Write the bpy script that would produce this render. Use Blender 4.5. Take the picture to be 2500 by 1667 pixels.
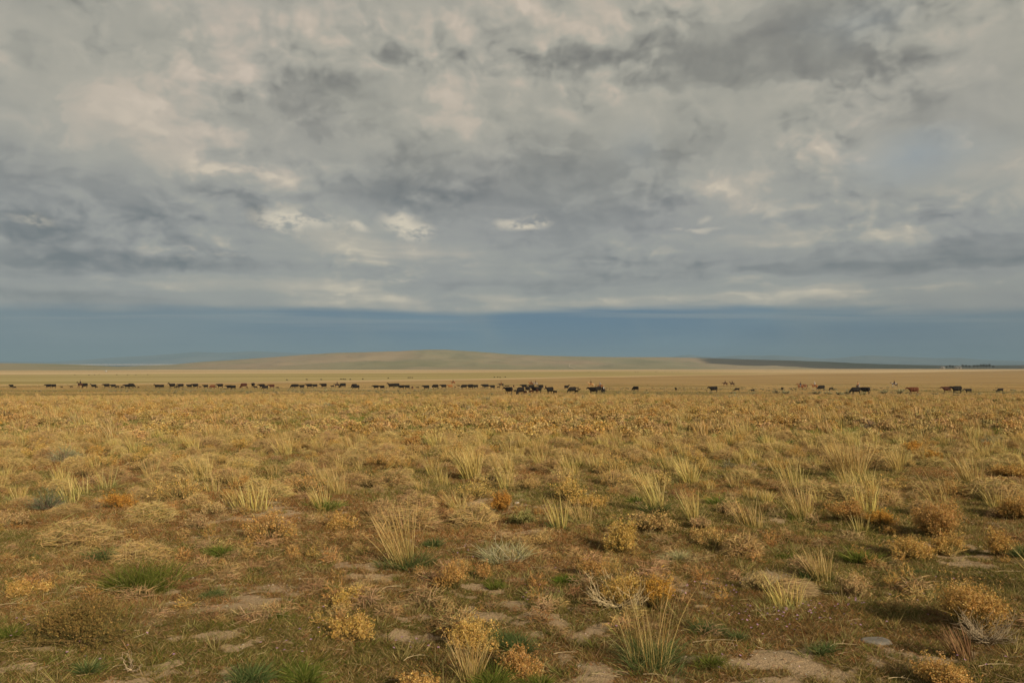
import bpy, bmesh, math, random
import numpy as np
from mathutils import Vector, Matrix
from math import radians, sin, cos, pi, atan2, sqrt

for o in list(bpy.data.objects):
    bpy.data.objects.remove(o)
scene = bpy.context.scene
COL = scene.collection

# ------------------------------------------------------------------ camera
F = 2500 * 28.0 / 36.0            # focal length in photo pixels
HZ = 896.0                        # horizon row in the photo
CAMZ = 1.75
PITCH = math.atan((HZ - 833.5) / F)
cam_d = bpy.data.cameras.new("camera")
cam_d.lens = 28.0; cam_d.sensor_width = 36.0; cam_d.sensor_fit = 'HORIZONTAL'
cam_d.clip_start = 0.1; cam_d.clip_end = 120000
cam = bpy.data.objects.new("camera", cam_d)
cam.location = (0, 0, CAMZ)
cam.rotation_euler = (radians(90) + PITCH, 0, 0)
COL.objects.link(cam)
scene.camera = cam
scene.render.resolution_x = 1024; scene.render.resolution_y = 682

# ------------------------------------------------------------------ colour management
scene.view_settings.view_transform = 'Standard'
scene.view_settings.look = 'None'
scene.view_settings.gamma = 1.0
scene.view_settings.exposure = 0.0
scene.view_settings.use_curve_mapping = False

# ------------------------------------------------------------------ sampling
cy = scene.cycles
cy.use_adaptive_sampling = True; cy.adaptive_threshold = 0.01; cy.adaptive_min_samples = 24
cy.use_denoising = True; cy.denoiser = 'OPENIMAGEDENOISE'; cy.denoising_input_passes = 'RGB_ALBEDO_NORMAL'; cy.denoising_prefilter = 'ACCURATE'
cy.max_bounces = 4; cy.diffuse_bounces = 2; cy.glossy_bounces = 1; cy.transmission_bounces = 2; cy.volume_bounces = 0
cy.transparent_max_bounces = 4; cy.caustics_reflective = False; cy.caustics_refractive = False
# ------------------------------------------------------------------ sun
SUN_EL = radians(23)
SUN_DIR = Vector((0.56, -0.83, 0)).normalized()
SUN_VEC = Vector((SUN_DIR.x * cos(SUN_EL), SUN_DIR.y * cos(SUN_EL), sin(SUN_EL)))
sd = bpy.data.lights.new("sun", 'SUN')
sd.energy = 5.0; sd.angle = radians(0.6); sd.color = (1.0, 0.84, 0.61)
sun = bpy.data.objects.new("sun", sd)
sun.rotation_euler = (-SUN_VEC).to_track_quat('-Z', 'Y').to_euler()
COL.objects.link(sun)

# ------------------------------------------------------------------ sky (world)
world = bpy.data.worlds.new("World")
scene.world = world
world.use_nodes = True
world.cycles.sampling_method = 'MANUAL'; world.cycles.sample_map_resolution = 256
WT = world.node_tree
WT.nodes.clear()

class NB:
    """small node-building helper"""
    def __init__(s, tree): s.t = tree
    def n(s, typ, **kw):
        nd = s.t.nodes.new(typ)
        for k, v in kw.items(): setattr(nd, k, v)
        return nd
    def put(s, sock, v):
        if isinstance(v, bpy.types.NodeSocket): s.t.links.new(v, sock)
        elif v is not None: sock.default_value = v
    def m(s, op, a, b=None, c=None, clamp=False):
        nd = s.n('ShaderNodeMath', operation=op, use_clamp=clamp)
        s.put(nd.inputs[0], a)
        if b is not None: s.put(nd.inputs[1], b)
        if c is not None: s.put(nd.inputs[2], c)
        return nd.outputs[0]
    def v(s, op, a, b=None, c=None):
        nd = s.n('ShaderNodeVectorMath', operation=op)
        s.put(nd.inputs[0], a)
        if b is not None: s.put(nd.inputs[1], b)
        if c is not None: s.put(nd.inputs[2], c)
        return nd.outputs['Value'] if op in ('LENGTH', 'DOT_PRODUCT', 'DISTANCE') else nd.outputs[0]
    def xyz(s, x, y, z):
        nd = s.n('ShaderNodeCombineXYZ')
        for i, q in enumerate((x, y, z)): s.put(nd.inputs[i], q)
        return nd.outputs[0]
    def sep(s, v):
        nd = s.n('ShaderNodeSeparateXYZ'); s.put(nd.inputs[0], v); return nd.outputs
    def noise(s, vec, scale, detail=4, rough=0.5, lac=2.0, dist=0.0, color=False, dims='2D'):
        nd = s.n('ShaderNodeTexNoise')
        nd.noise_dimensions = dims
        s.put(nd.inputs['Vector'], vec); s.put(nd.inputs['Scale'], scale)
        nd.inputs['Detail'].default_value = detail; nd.inputs['Roughness'].default_value = rough
        nd.inputs['Lacunarity'].default_value = lac; nd.inputs['Distortion'].default_value = dist
        return nd.outputs['Color' if color else 'Fac']
    def vor(s, vec, scale, detail=3, rough=0.5, feature='SMOOTH_F1', smooth=0.5):
        nd = s.n('ShaderNodeTexVoronoi', feature=feature, voronoi_dimensions='2D')
        s.put(nd.inputs['Vector'], vec); s.put(nd.inputs['Scale'], scale)
        nd.inputs['Detail'].default_value = detail; nd.inputs['Roughness'].default_value = rough
        if feature == 'SMOOTH_F1': nd.inputs['Smoothness'].default_value = smooth
        return nd.outputs['Distance']
    def rng(s, v, a, b, c=0.0, d=1.0, smooth=True):
        nd = s.n('ShaderNodeMapRange')
        nd.interpolation_type = 'SMOOTHSTEP' if smooth else 'LINEAR'
        s.put(nd.inputs[0], v)
        for i, q in enumerate((a, b, c, d)): s.put(nd.inputs[i + 1], q)
        return nd.outputs[0]
    def mix(s, f, a, b, blend='MIX'):
        nd = s.n('ShaderNodeMix', data_type='RGBA', blend_type=blend)
        nd.clamp_factor = True
        s.put(nd.inputs[0], f)
        for i, q in ((6, a), (7, b)):
            if isinstance(q, tuple) and len(q) == 3: q = (*q, 1)
            s.put(nd.inputs[i], q)
        return nd.outputs[2]
    def ramp(s, f, stops):
        nd = s.n('ShaderNodeValToRGB')
        e = nd.color_ramp.elements
        while len(e) > 1: e.remove(e[-1])
        for i, (p, c) in enumerate(stops):
            q = e[0] if i == 0 else e.new(p)
            q.position = p; q.color = (*c, 1)
        s.put(nd.inputs[0], f)
        return nd.outputs[0]

def srgb(r, g, b):
    f = lambda c: (c / 255 / 12.92) if c / 255 <= 0.04045 else ((c / 255 + 0.055) / 1.055) ** 2.4
    return (f(r), f(g), f(b))

def build_sky():
    b = NB(WT)
    tc = b.n('ShaderNodeTexCoord').outputs['Generated']
    d = b.v('NORMALIZE', tc)
    x, y, z = b.sep(d)[:3]
    az = b.m('ARCTAN2', x, y)
    el = b.m('ARCSINE', z)
    A = b.m('MULTIPLY', az, 10.0)          # azimuth / elevation, in tenths of a radian
    E = b.m('MULTIPLY', el, 10.0)
    # cloud layer seen in perspective: stretched near the horizon
    zz = b.m('ADD', b.m('MAXIMUM', z, 0.0), 0.10)
    px_ = b.m('DIVIDE', x, zz); py_ = b.m('DIVIDE', y, zz)
    P = b.xyz(px_, py_, 0.0)
    AE = b.xyz(A, E, 0.0)
    # vertical compression towards the horizon for the direction-space coordinates
    Ek = b.m('POWER', b.m('MAXIMUM', E, 0.001), 0.72)
    AE2 = b.xyz(b.m('MULTIPLY', A, 0.66), b.m('MULTIPLY', Ek, 1.85), 0.0)
    # domain warp, coarse + fine
    w1 = b.v('SUBTRACT', b.noise(AE2, 0.55, 1, 0.5, color=True), (0.5, 0.5, 0.5))
    w2 = b.v('SUBTRACT', b.noise(AE2, 1.7, 4, 0.52, color=True), (0.5, 0.5, 0.5))
    warp = b.v('ADD', b.v('MULTIPLY', w1, (0.9, 0.35, 0)), b.v('MULTIPLY', w2, (0.62, 0.40, 0)))
    estr = b.rng(E, 0.4, 2.2, 0.12, 1.0)
    wx, wy, wz = b.sep(warp)[:3]
    WA = b.m('ADD', A, b.m('MULTIPLY', wx, b.rng(E, 0.0, 1.5, 0.7, 1.0)))
    WE = b.m('ADD', E, b.m('MULTIPLY', wy, estr))
    W = b.xyz(WA, WE, 0.0)
    # low-frequency layout of the cloud deck: one colour ramp (azimuth) per row of elevation
    NR, NS, A0, A1, E1 = 17, 31, -6.6, 6.6, 4.6
    def field(lst, a, e_):
        acc = 0.0
        for (bx, by, rx, ry, amt) in lst:
            th = math.atan((bx - 1250) / F)
            a0 = th * 10; e0 = math.atan((HZ - by) / F * cos(th)) * 10
            r = math.hypot((a - a0) * F / rx / 10, (e_ - e0) * F / ry / 10)
            q = min(1, max(0, (1.35 - r) / 1.2))
            acc += q * q * (3 - 2 * q) * amt
        return acc
    def few(lst):
        acc = None
        for (bx, by, rx, ry, amt) in lst:
            th = math.atan((bx - 1250) / F)
            a0 = th * 10; e0 = math.atan((HZ - by) / F * cos(th)) * 10
            dv = b.v('MULTIPLY', b.v('SUBTRACT', W, (a0, e0, 0)), (F / rx / 10, F / ry / 10, 0))
            f = b.rng(b.v('LENGTH', dv), 1.35, 0.15, 0.0, amt)
            acc = f if acc is None else b.m('ADD', acc, f)
        return acc
    def layout(lists):
        u = b.rng(WA, A0, A1, 0.0, 1.0, smooth=False)
        # rows sit closer together near the horizon: row coordinate = NR-1 * (E/E1)^0.7
        r = b.m('MULTIPLY', b.m('POWER', b.m('MAXIMUM', b.m('DIVIDE', WE, E1), 0.0), 0.7), float(NR - 1))
        acc = None
        for i in range(NR):
            e_ = E1 * (i / (NR - 1)) ** (1 / 0.7)
            stops = []
            for k in range(NS):
                a = A0 + (A1 - A0) * k / (NS - 1)
                vals = [field(l, a, e_) for l in lists]
                edge = min(1, max(0, (6.6 - abs(a)) / 0.6))
                stops.append((k / (NS - 1), tuple(0.5 + 0.5 * v * edge if j == 0 else v * edge for j, v in enumerate(vals)) + (0.0,)))
            rc = b.ramp(u, stops)
            wgt = b.m('MAXIMUM', b.m('SUBTRACT', 1.0, b.m('ABSOLUTE', b.m('SUBTRACT', r, float(i)))), 0.0)
            sc = b.v('SCALE', rc); b.put(sc.node.inputs['Scale'], wgt)
            acc = sc if acc is None else b.v('ADD', acc, sc)
        wsum = b.rng(r, NR - 1, NR, 1.0, 0.0, smooth=False)
        s0 = b.sep(acc)
        ld = b.m('MULTIPLY', b.m('SUBTRACT', s0[0], b.m('MULTIPLY', wsum, 0.5)), 2.0)
        return ld, s0[1]
    light = ([(300, 270, 250, 150, .62), (520, 70, 200, 110, .40), (640, 390, 260, 90, .30), (1120, 250, 230, 80, .26),
                   (1250, 30, 260, 80, .32), (1530, 265, 120, 35, .25), (2115, 350, 70, 76, .66), (1800, 440, 190, 85, .44),
                   (490, 618, 190, 26, .42), (850, 625, 240, 44, .28), (960, 690, 130, 12, .38), (1560, 585, 350, 34, .22),
                   (600, 724, 560, 9, .55), (2440, 400, 180, 110, .28), (2020, 600, 280, 36, .26), (1950, 712, 640, 16, .60),
                   (1200, 743, 700, 8, .45), (250, 625, 260, 26, .18), (1650, 640, 240, 20, .1), (2000, 490, 120, 30, .2),
                   (100, 690, 300, 20, .18), (2200, 200, 300, 120, .12), (1690, 600, 120, 20, .2)])
    bright = few([(712, 540, 88, 26, .9), (985, 550, 66, 24, .9), (1248, 548, 36, 16, .9), (845, 556, 30, 12, .7),
                    (85, 543, 36, 14, .4), (960, 688, 60, 7, .45), (480, 624, 90, 10, .4), (1690, 556, 60, 8, .5),
                    (1705, 520, 18, 14, .35), (1930, 505, 34, 26, .28)])
    dark = ([(300, 115, 150, 50, .28), (70, 225, 150, 44, .40), (305, 200, 40, 34, .45), (640, 475, 560, 46, .34),
                  (330, 578, 360, 40, .34), (1220, 475, 420, 64, .26), (1800, 130, 460, 84, .52), (2020, 10, 260, 50, .40),
                  (1560, 320, 250, 38, .34), (2320, 655, 420, 56, .62), (1450, 545, 330, 44, .28), (1300, 668, 520, 16, .22),
                  (760, 270, 60, 110, .30), (1080, 420, 300, 60, .22), (500, 690, 360, 22, .30), (60, 430, 260, 90, .22),
                  (1650, 460, 110, 90, .20), (2060, 540, 160, 26, .30), (1980, 380, 60, 60, .2), (1000, 120, 280, 70, .10),
                  (300, 655, 300, 22, .25), (1900, 640, 300, 18, .3)])
    blue = ([(2275, 375, 110, 28, 0.50), (1500, 360, 60, 22, .15), (2080, 60, 130, 28, .2)])
    ld, blue = layout([[(*q[:4], q[4] * 0.62) for q in light] + [(*q[:4], -q[4] * 0.55) for q in dark], blue])
    # relief: puffs lit from above, from two samples of the same noise
    def puff(sc, off, det, rough):
        v0 = b.v('ADD', AE2, b.v('MULTIPLY', warp, (0.35, 0.35, 0)))
        n0 = b.noise(v0, sc, det, rough)
        n1 = b.noise(b.v('ADD', v0, (off * 0.55, off, 0)), sc, det, rough)
        return b.m('SUBTRACT', n0, n1)
    r1 = puff(0.70, 0.30, 4, 0.55)
    v2 = b.v('ADD', AE2, b.v('MULTIPLY', w2, (0.30, 0.30, 0)))
    c0 = b.vor(v2, 1.9, 3, 0.55); c1 = b.vor(b.v('ADD', v2, (0.08, 0.13, 0)), 1.9, 3, 0.55)
    r2 = b.m('SUBTRACT', c1, c0)
    r3 = puff(2.8, 0.08, 3, 0.5)
    base = b.noise(b.v('ADD', AE2, (4.1, 2.0, 0)), 0.45, 3, 0.5)
    patch = b.rng(b.noise(b.v('ADD', AE2, (9.1, 7.0, 0)), 0.8, 1, 0.5), 0.44, 0.62)   # where clouds are crisp
    stre = b.noise(b.xyz(b.m('MULTIPLY', WA, 0.30), b.m('MULTIPLY', b.m('ADD', E, b.m('MULTIPLY', wy, 0.3)), 3.6), 0.0), 1.0, 3, 0.5)
    hi = b.rng(E, 0.6, 1.4)
    t = b.m('ADD', 0.56, b.m('MULTIPLY', b.m('SUBTRACT', base, 0.5), 0.55))
    t = b.m('ADD', t, b.m('MULTIPLY', r1, 0.72))
    t = b.m('ADD', t, b.m('MULTIPLY', b.m('MULTIPLY', r2, 0.46), b.m('MULTIPLY', b.m('ADD', patch, 0.25), hi)))
    t = b.m('ADD', t, b.m('MULTIPLY', b.m('MULTIPLY', r3, 0.34), b.m('ADD', 0.35, patch)))
    def rim(sc, thr, soft, off, seed):
        v0 = b.v('ADD', b.v('ADD', AE2, (seed, seed * 0.37, 0)), b.v('MULTIPLY', w2, (0.55, 0.55, 0)))
        n0 = b.noise(v0, sc, 4, 0.55); n1 = b.noise(b.v('ADD', v0, (off * 0.3, off, 0)), sc, 4, 0.55)
        inside = b.rng(n0, thr, thr + soft)
        top = b.rng(n1, thr + 0.10, thr - 0.06)
        return b.m('MULTIPLY', inside, b.m('SUBTRACT', b.m('MULTIPLY', top, 0.17), 0.05))
    t = b.m('ADD', t, b.m('MULTIPLY', rim(0.75, 0.50, 0.09, 0.30, 3.0), b.rng(E, 0.9, 1.7)))
    t = b.m('ADD', t, b.m('MULTIPLY', rim(1.7, 0.54, 0.07, 0.13, 7.7), b.rng(E, 0.8, 1.5, 0.0, 0.8)))
    lowband = b.m('MULTIPLY', b.rng(E, 0.65, 0.85), b.rng(E, 2.0, 1.2))
    t = b.m('ADD', t, b.m('MULTIPLY', b.m('MULTIPLY', b.m('SUBTRACT', stre, 0.5), 1.15), lowband))
    t = b.m('ADD', t, ld)
    # plates: the light and the dark masses end in fairly crisp billowed edges
    fr = b.m('ADD', b.m('MULTIPLY', b.m('SUBTRACT', b.noise(b.v('ADD', AE2, (2.2, 5.5, 0)), 1.3, 6, 0.6), 0.5), 0.55), b.m('MULTIPLY', b.m('SUBTRACT', c0, 0.45), -0.22))
    q = b.m('ADD', ld, fr)
    t = b.m('ADD', t, b.rng(q, 0.11, 0.17, 0.0, 0.10))
    t = b.m('SUBTRACT', t, b.rng(q, -0.10, -0.17, 0.0, 0.10))
    t = b.m('SUBTRACT', t, b.rng(q, -0.24, -0.34, 0.0, 0.07))
    t = b.m('ADD', t, b.rng(q, 0.28, 0.34, 0.0, 0.07))
    # away from the photographed part of the sky the same clouds go on
    t = b.m('MULTIPLY_ADD', t, 0.84, 0.06)
    pal_hi = b.ramp(t, [(0.0, srgb(116, 114, 109)), (0.25, srgb(140, 138, 129)), (0.45, srgb(163, 160, 148)),
                        (0.62, srgb(176, 171, 157)), (0.82, srgb(194, 182, 165)), (1.0, srgb(206, 192, 174))])
    pal_lo = b.ramp(t, [(0.0, srgb(114, 118, 119)), (0.25, srgb(137, 138, 136)), (0.45, srgb(153, 153, 149)),
                        (0.62, srgb(160, 160, 153)), (0.82, srgb(181, 175, 161)), (1.0, srgb(214, 202, 178))])
    lowf = b.rng(b.m('ADD', E, b.m('MULTIPLY', wy, 0.8)), 3.2, 1.5)
    c = b.mix(lowf, pal_hi, pal_lo)
    # hue drift: faint violet and olive patches
    hue = b.noise(b.v('ADD', AE2, (1.3, 8.0, 0)), 0.7, 1, 0.5)
    c = b.mix(b.rng(hue, 0.48, 0.7, 0, 0.10), c, b.mix(1.0, c, (0.98, 0.93, 1.07), 'MULTIPLY'))
    c = b.mix(b.m('MULTIPLY', blue, 0.75), c, srgb(158, 172, 182))
    bm = b.m('MULTIPLY', bright, b.rng(b.noise(AE2, 3.4, 4, 0.62), 0.38, 0.58))
    c = b.mix(b.m('MULTIPLY', bm, 1.0), c, srgb(222, 210, 187))
    # rain-blue band under the cloud deck
    Ef = b.m('DIVIDE', E, b.m('MAXIMUM', b.m('COSINE', az), 0.6))     # level across the view
    Eb = b.m('ADD', Ef, b.m('ADD', b.m('MULTIPLY', b.m('SUBTRACT', stre, 0.5), 0.24),
                           b.m('MULTIPLY', b.m('SUBTRACT', b.noise(AE, 0.5, 3, 0.5), 0.5), 0.08)))
    band = b.rng(Eb, 0.79, 0.66)
    teal = b.rng(b.m('ABSOLUTE', b.m('SUBTRACT', A, 0.6)), 6.0, 0.0)
    bandc = b.mix(teal, srgb(106, 123, 136), srgb(80, 114, 142))
    bandc = b.mix(b.rng(b.noise(b.xyz(b.m('MULTIPLY', A, 0.35), b.m('MULTIPLY', E, 3.0), 0.0), 1.0, 3, 0.5), 0.35, 0.7),
                  bandc, b.mix(teal, srgb(116, 131, 140), srgb(92, 125, 148)))
    # thin pale streaks trailing in the top of the band
    thinst = b.noise(b.xyz(b.m('MULTIPLY', A, 0.22), b.m('MULTIPLY', Ef, 9.0), 0.0), 1.0, 4, 0.55)
    bandc = b.mix(b.m('MULTIPLY', b.rng(thinst, 0.50, 0.70, 0, 0.35), b.rng(Ef, 0.30, 0.68)), bandc, srgb(160, 162, 158))
    # rain shafts: faint, slightly slanting veils
    shaft = b.noise(b.xyz(b.m('ADD', b.m('MULTIPLY', A, 0.9), b.m('MULTIPLY', Ef, 0.5)), b.m('MULTIPLY', Ef, 0.25), 0.0), 1.0, 3, 0.5)
    bandc = b.mix(b.rng(shaft, 0.50, 0.72, 0, 0.35), bandc, srgb(122, 135, 140))
    c = b.mix(b.m('MULTIPLY', band, 0.95), c, bandc)
    # the unseen sky overhead is dimmed to cut fill light and raise sun contrast
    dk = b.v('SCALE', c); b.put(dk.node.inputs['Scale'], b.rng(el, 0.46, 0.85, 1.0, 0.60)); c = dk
    # below the horizon: ground light
    c = b.mix(b.rng(z, -0.01, -0.06), c, (0.11, 0.085, 0.05))
    st = b.n('ShaderNodeTexSky', sky_type='NISHITA')
    st.sun_disc = False
    st.sun_elevation = SUN_EL
    st.sun_rotation = math.atan2(SUN_DIR.x, SUN_DIR.y)
    st.altitude = 1300
    # Background strength 0.1, cloud colours scaled to match; the Nishita sky shows through thin cloud
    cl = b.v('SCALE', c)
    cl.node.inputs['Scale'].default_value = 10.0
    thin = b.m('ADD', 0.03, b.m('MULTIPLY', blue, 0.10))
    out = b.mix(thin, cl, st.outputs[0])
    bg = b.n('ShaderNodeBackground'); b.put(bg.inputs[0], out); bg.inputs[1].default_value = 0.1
    o = b.n('ShaderNodeOutputWorld'); WT.links.new(bg.outputs[0], o.inputs[0])
build_sky()

# ================================================================== land
def vnoise(x, y, seed=0):
    xi = np.floor(x).astype(np.int64); yi = np.floor(y).astype(np.int64)
    xf = x - xi; yf = y - yi
    u = xf * xf * (3 - 2 * xf); v = yf * yf * (3 - 2 * yf)
    def h(a, b_):
        n = (a * 374761393 + b_ * 668265263 + seed * 2147483647) & 0xFFFFFFFF
        n = ((n ^ (n >> 13)) * 1274126177) & 0xFFFFFFFF
        return ((n ^ (n >> 16)) & 0xFFFF) / 65535.0
    return (h(xi, yi) * (1 - u) + h(xi + 1, yi) * u) * (1 - v) + (h(xi, yi + 1) * (1 - u) + h(xi + 1, yi + 1) * u) * v
def fbm(x, y, octv=4, seed=0, gain=0.5):
    x = np.asarray(x, float); y = np.asarray(y, float)
    a, s, t = 1.0, 0.0, 0.0
    for i in range(octv):
        s = s + a * vnoise(x * 2 ** i + 17.3 * i, y * 2 ** i - 9.1 * i, seed + i); t += a; a *= gain
    return s / t

def cam_height(y):
    """height of the camera above the plain at forward distance y"""
    y = np.asarray(y, float)
    yp = np.clip(y, 0, None)
    h1 = 1.75 + 0.022 * np.minimum(yp, 220)
    e = np.clip(yp - 220, 0, None)
    h2 = 1.6 * (1 - np.exp(-e / 73)) + 0.0004 * np.minimum(e, 2800)
    return h1 + h2
def ground_z(x, y, fine=True):
    z = CAMZ - cam_height(y)
    if fine:
        r = np.hypot(x, y)
        k = np.clip(1 - r / 120, 0, 1)
        z = z + k * ((fbm(np.asarray(x) * 0.35 + 50, np.asarray(y) * 0.35 + 50, 3, 5) - 0.5) * 0.22 +
                     (fbm(np.asarray(x) * 1.9 + 90, np.asarray(y) * 1.9 + 90, 2, 9) - 0.5) * 0.07)
    return z
def gz(x, y): return float(ground_z(np.array([x]), np.array([y]))[0])
def at(px, py):
    """point of the plain seen at photo pixel (px, py)"""
    cp, sp = cos(PITCH), sin(PITCH)
    u = (px - 1250) / F; v = (833.5 - py) / F
    dy = cp - v * sp; dz = sp + v * cp; dx = u
    lo, hi = 1.0, 30000.0
    f = lambda t: CAMZ + dz / dy * t - (CAMZ - float(cam_height(t)))
    for _ in range(60):
        mid = (lo + hi) / 2
        if f(mid) > 0: lo = mid
        else: hi = mid
    y = (lo + hi) / 2
    return dx / dy * y, y
def mpp(y): return y / F      # metres per photo pixel at distance y

def mesh_np(name, verts, faces_flat, loop_total, cols=None, mats=None, smooth=False):
    me = bpy.data.meshes.new(name)
    nv = len(verts); nl = len(faces_flat); nf = len(loop_total)
    me.vertices.add(nv); me.loops.add(nl); me.polygons.add(nf)
    me.vertices.foreach_set('co', np.asarray(verts, np.float32).ravel())
    me.loops.foreach_set('vertex_index', np.asarray(faces_flat, np.int32))
    ls = np.zeros(nf, np.int32); ls[1:] = np.cumsum(loop_total)[:-1]
    me.polygons.foreach_set('loop_start', ls)
    try: me.polygons.foreach_set('loop_total', np.asarray(loop_total, np.int32))
    except Exception: pass
    if cols is not None:
        a = me.color_attributes.new('Col', 'FLOAT_COLOR', 'POINT')
        c4 = np.ones((nv, 4), np.float32); c4[:, :3] = cols
        a.data.foreach_set('color', c4.ravel())
    if smooth: me.polygons.foreach_set('use_smooth', np.ones(nf, bool))
    me.update(calc_edges=True)
    for m in (mats or []): me.materials.append(m)
    return me
def link(name, me, parent=None, label=None, cat=None, group=None, kind=None, loc=None, rz=None, scale=None):
    o = bpy.data.objects.new(name, me); COL.objects.link(o)
    tag(o, label, cat, group, kind)
    if parent is not None: o.parent = parent
    if loc is not None: o.location = loc
    if rz is not None: o.rotation_euler = (0, 0, rz)
    if scale is not None: o.scale = (scale,) * 3 if isinstance(scale, (int, float)) else scale
    return o
def tag(o, label=None, cat=None, group=None, kind=None):
    if label: o['label'] = label
    if cat: o['category'] = cat
    if group: o['group'] = group
    if kind: o['kind'] = kind

def new_mat(name):
    m = bpy.data.materials.new(name); m.use_nodes = True
    m.node_tree.nodes.clear()
    return m, NB(m.node_tree)
def finish(b, col, rough=0.9, spec=0.1, normal=None, trans=None):
    bs = b.n('ShaderNodeBsdfPrincipled')
    b.put(bs.inputs['Base Color'], col if not (isinstance(col, tuple) and len(col) == 3) else (*col, 1))
    b.put(bs.inputs['Roughness'], rough)
    bs.inputs['Specular IOR Level'].default_value = spec
    if normal is not None: b.put(bs.inputs['Normal'], normal)
    out = b.n('ShaderNodeOutputMaterial')
    sh = bs.outputs[0]
    if trans:
        tr = b.n('ShaderNodeBsdfTranslucent'); b.put(tr.inputs[0], col)
        mx = b.n('ShaderNodeMixShader'); mx.inputs[0].default_value = trans
        b.t.links.new(sh, mx.inputs[1]); b.t.links.new(tr.outputs[0], mx.inputs[2]); sh = mx.outputs[0]
    b.t.links.new(sh, out.inputs[0])

SAND_SPOTS = [(680, 1242, 90, 18), (1212, 1228, 60, 14), (590, 1306, 60, 8), (480, 1470, 90, 12), (620, 1462, 60, 10), (870, 1376, 40, 10), (1130, 1484, 120, 12), (1345, 1500, 70, 16),
              (1440, 1520, 60, 16), (1640, 1424, 60, 16), (390, 1650, 190, 20), (1480, 1640, 110, 26), (1900, 1610, 150, 26), (2330, 1352, 60, 16), (1230, 1300, 60, 10), (350, 1440, 110, 12),
              (1160, 1420, 70, 8), (560, 1560, 60, 12), (930, 1396, 60, 8), (1270, 1468, 60, 10), (2260, 1600, 60, 14), (1900, 1262, 50, 7), (1310, 1404, 50, 9), (450, 1614, 60, 12), (950, 1524, 60, 8), (60, 1640, 80, 16)]
def sand_mask(x, y):
    n = fbm(np.asarray(x) * 0.8 + 31.0, np.asarray(y) * 0.8 + 7.0, 5, 41, 0.6)
    d = fbm(np.asarray(x) * 6.0 + 3.0, np.asarray(y) * 6.0 + 70.0, 4, 43, 0.62) - 0.5
    m = n * 0.74 + d * 0.10
    for (px, py, w, h) in SAND_SPOTS:
        cx, cy_ = at(px, py); _, y1 = at(px, py - h); _, y0 = at(px, py + h)
        rx = w * 0.62 * cy_ / F; ry = max(0.05, (y1 - y0) / 2 * 0.75)
        r = np.sqrt(((np.asarray(x) - cx) / rx) ** 2 + ((np.asarray(y) - cy_) / ry) ** 2)
        m = np.maximum(m, 0.635 - 0.07 * r + d * 0.95)
    return m
def green_mask(x, y): return fbm(np.asarray(x) * 0.45 + 3, np.asarray(y) * 0.45 + 8, 4, 51)

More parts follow.
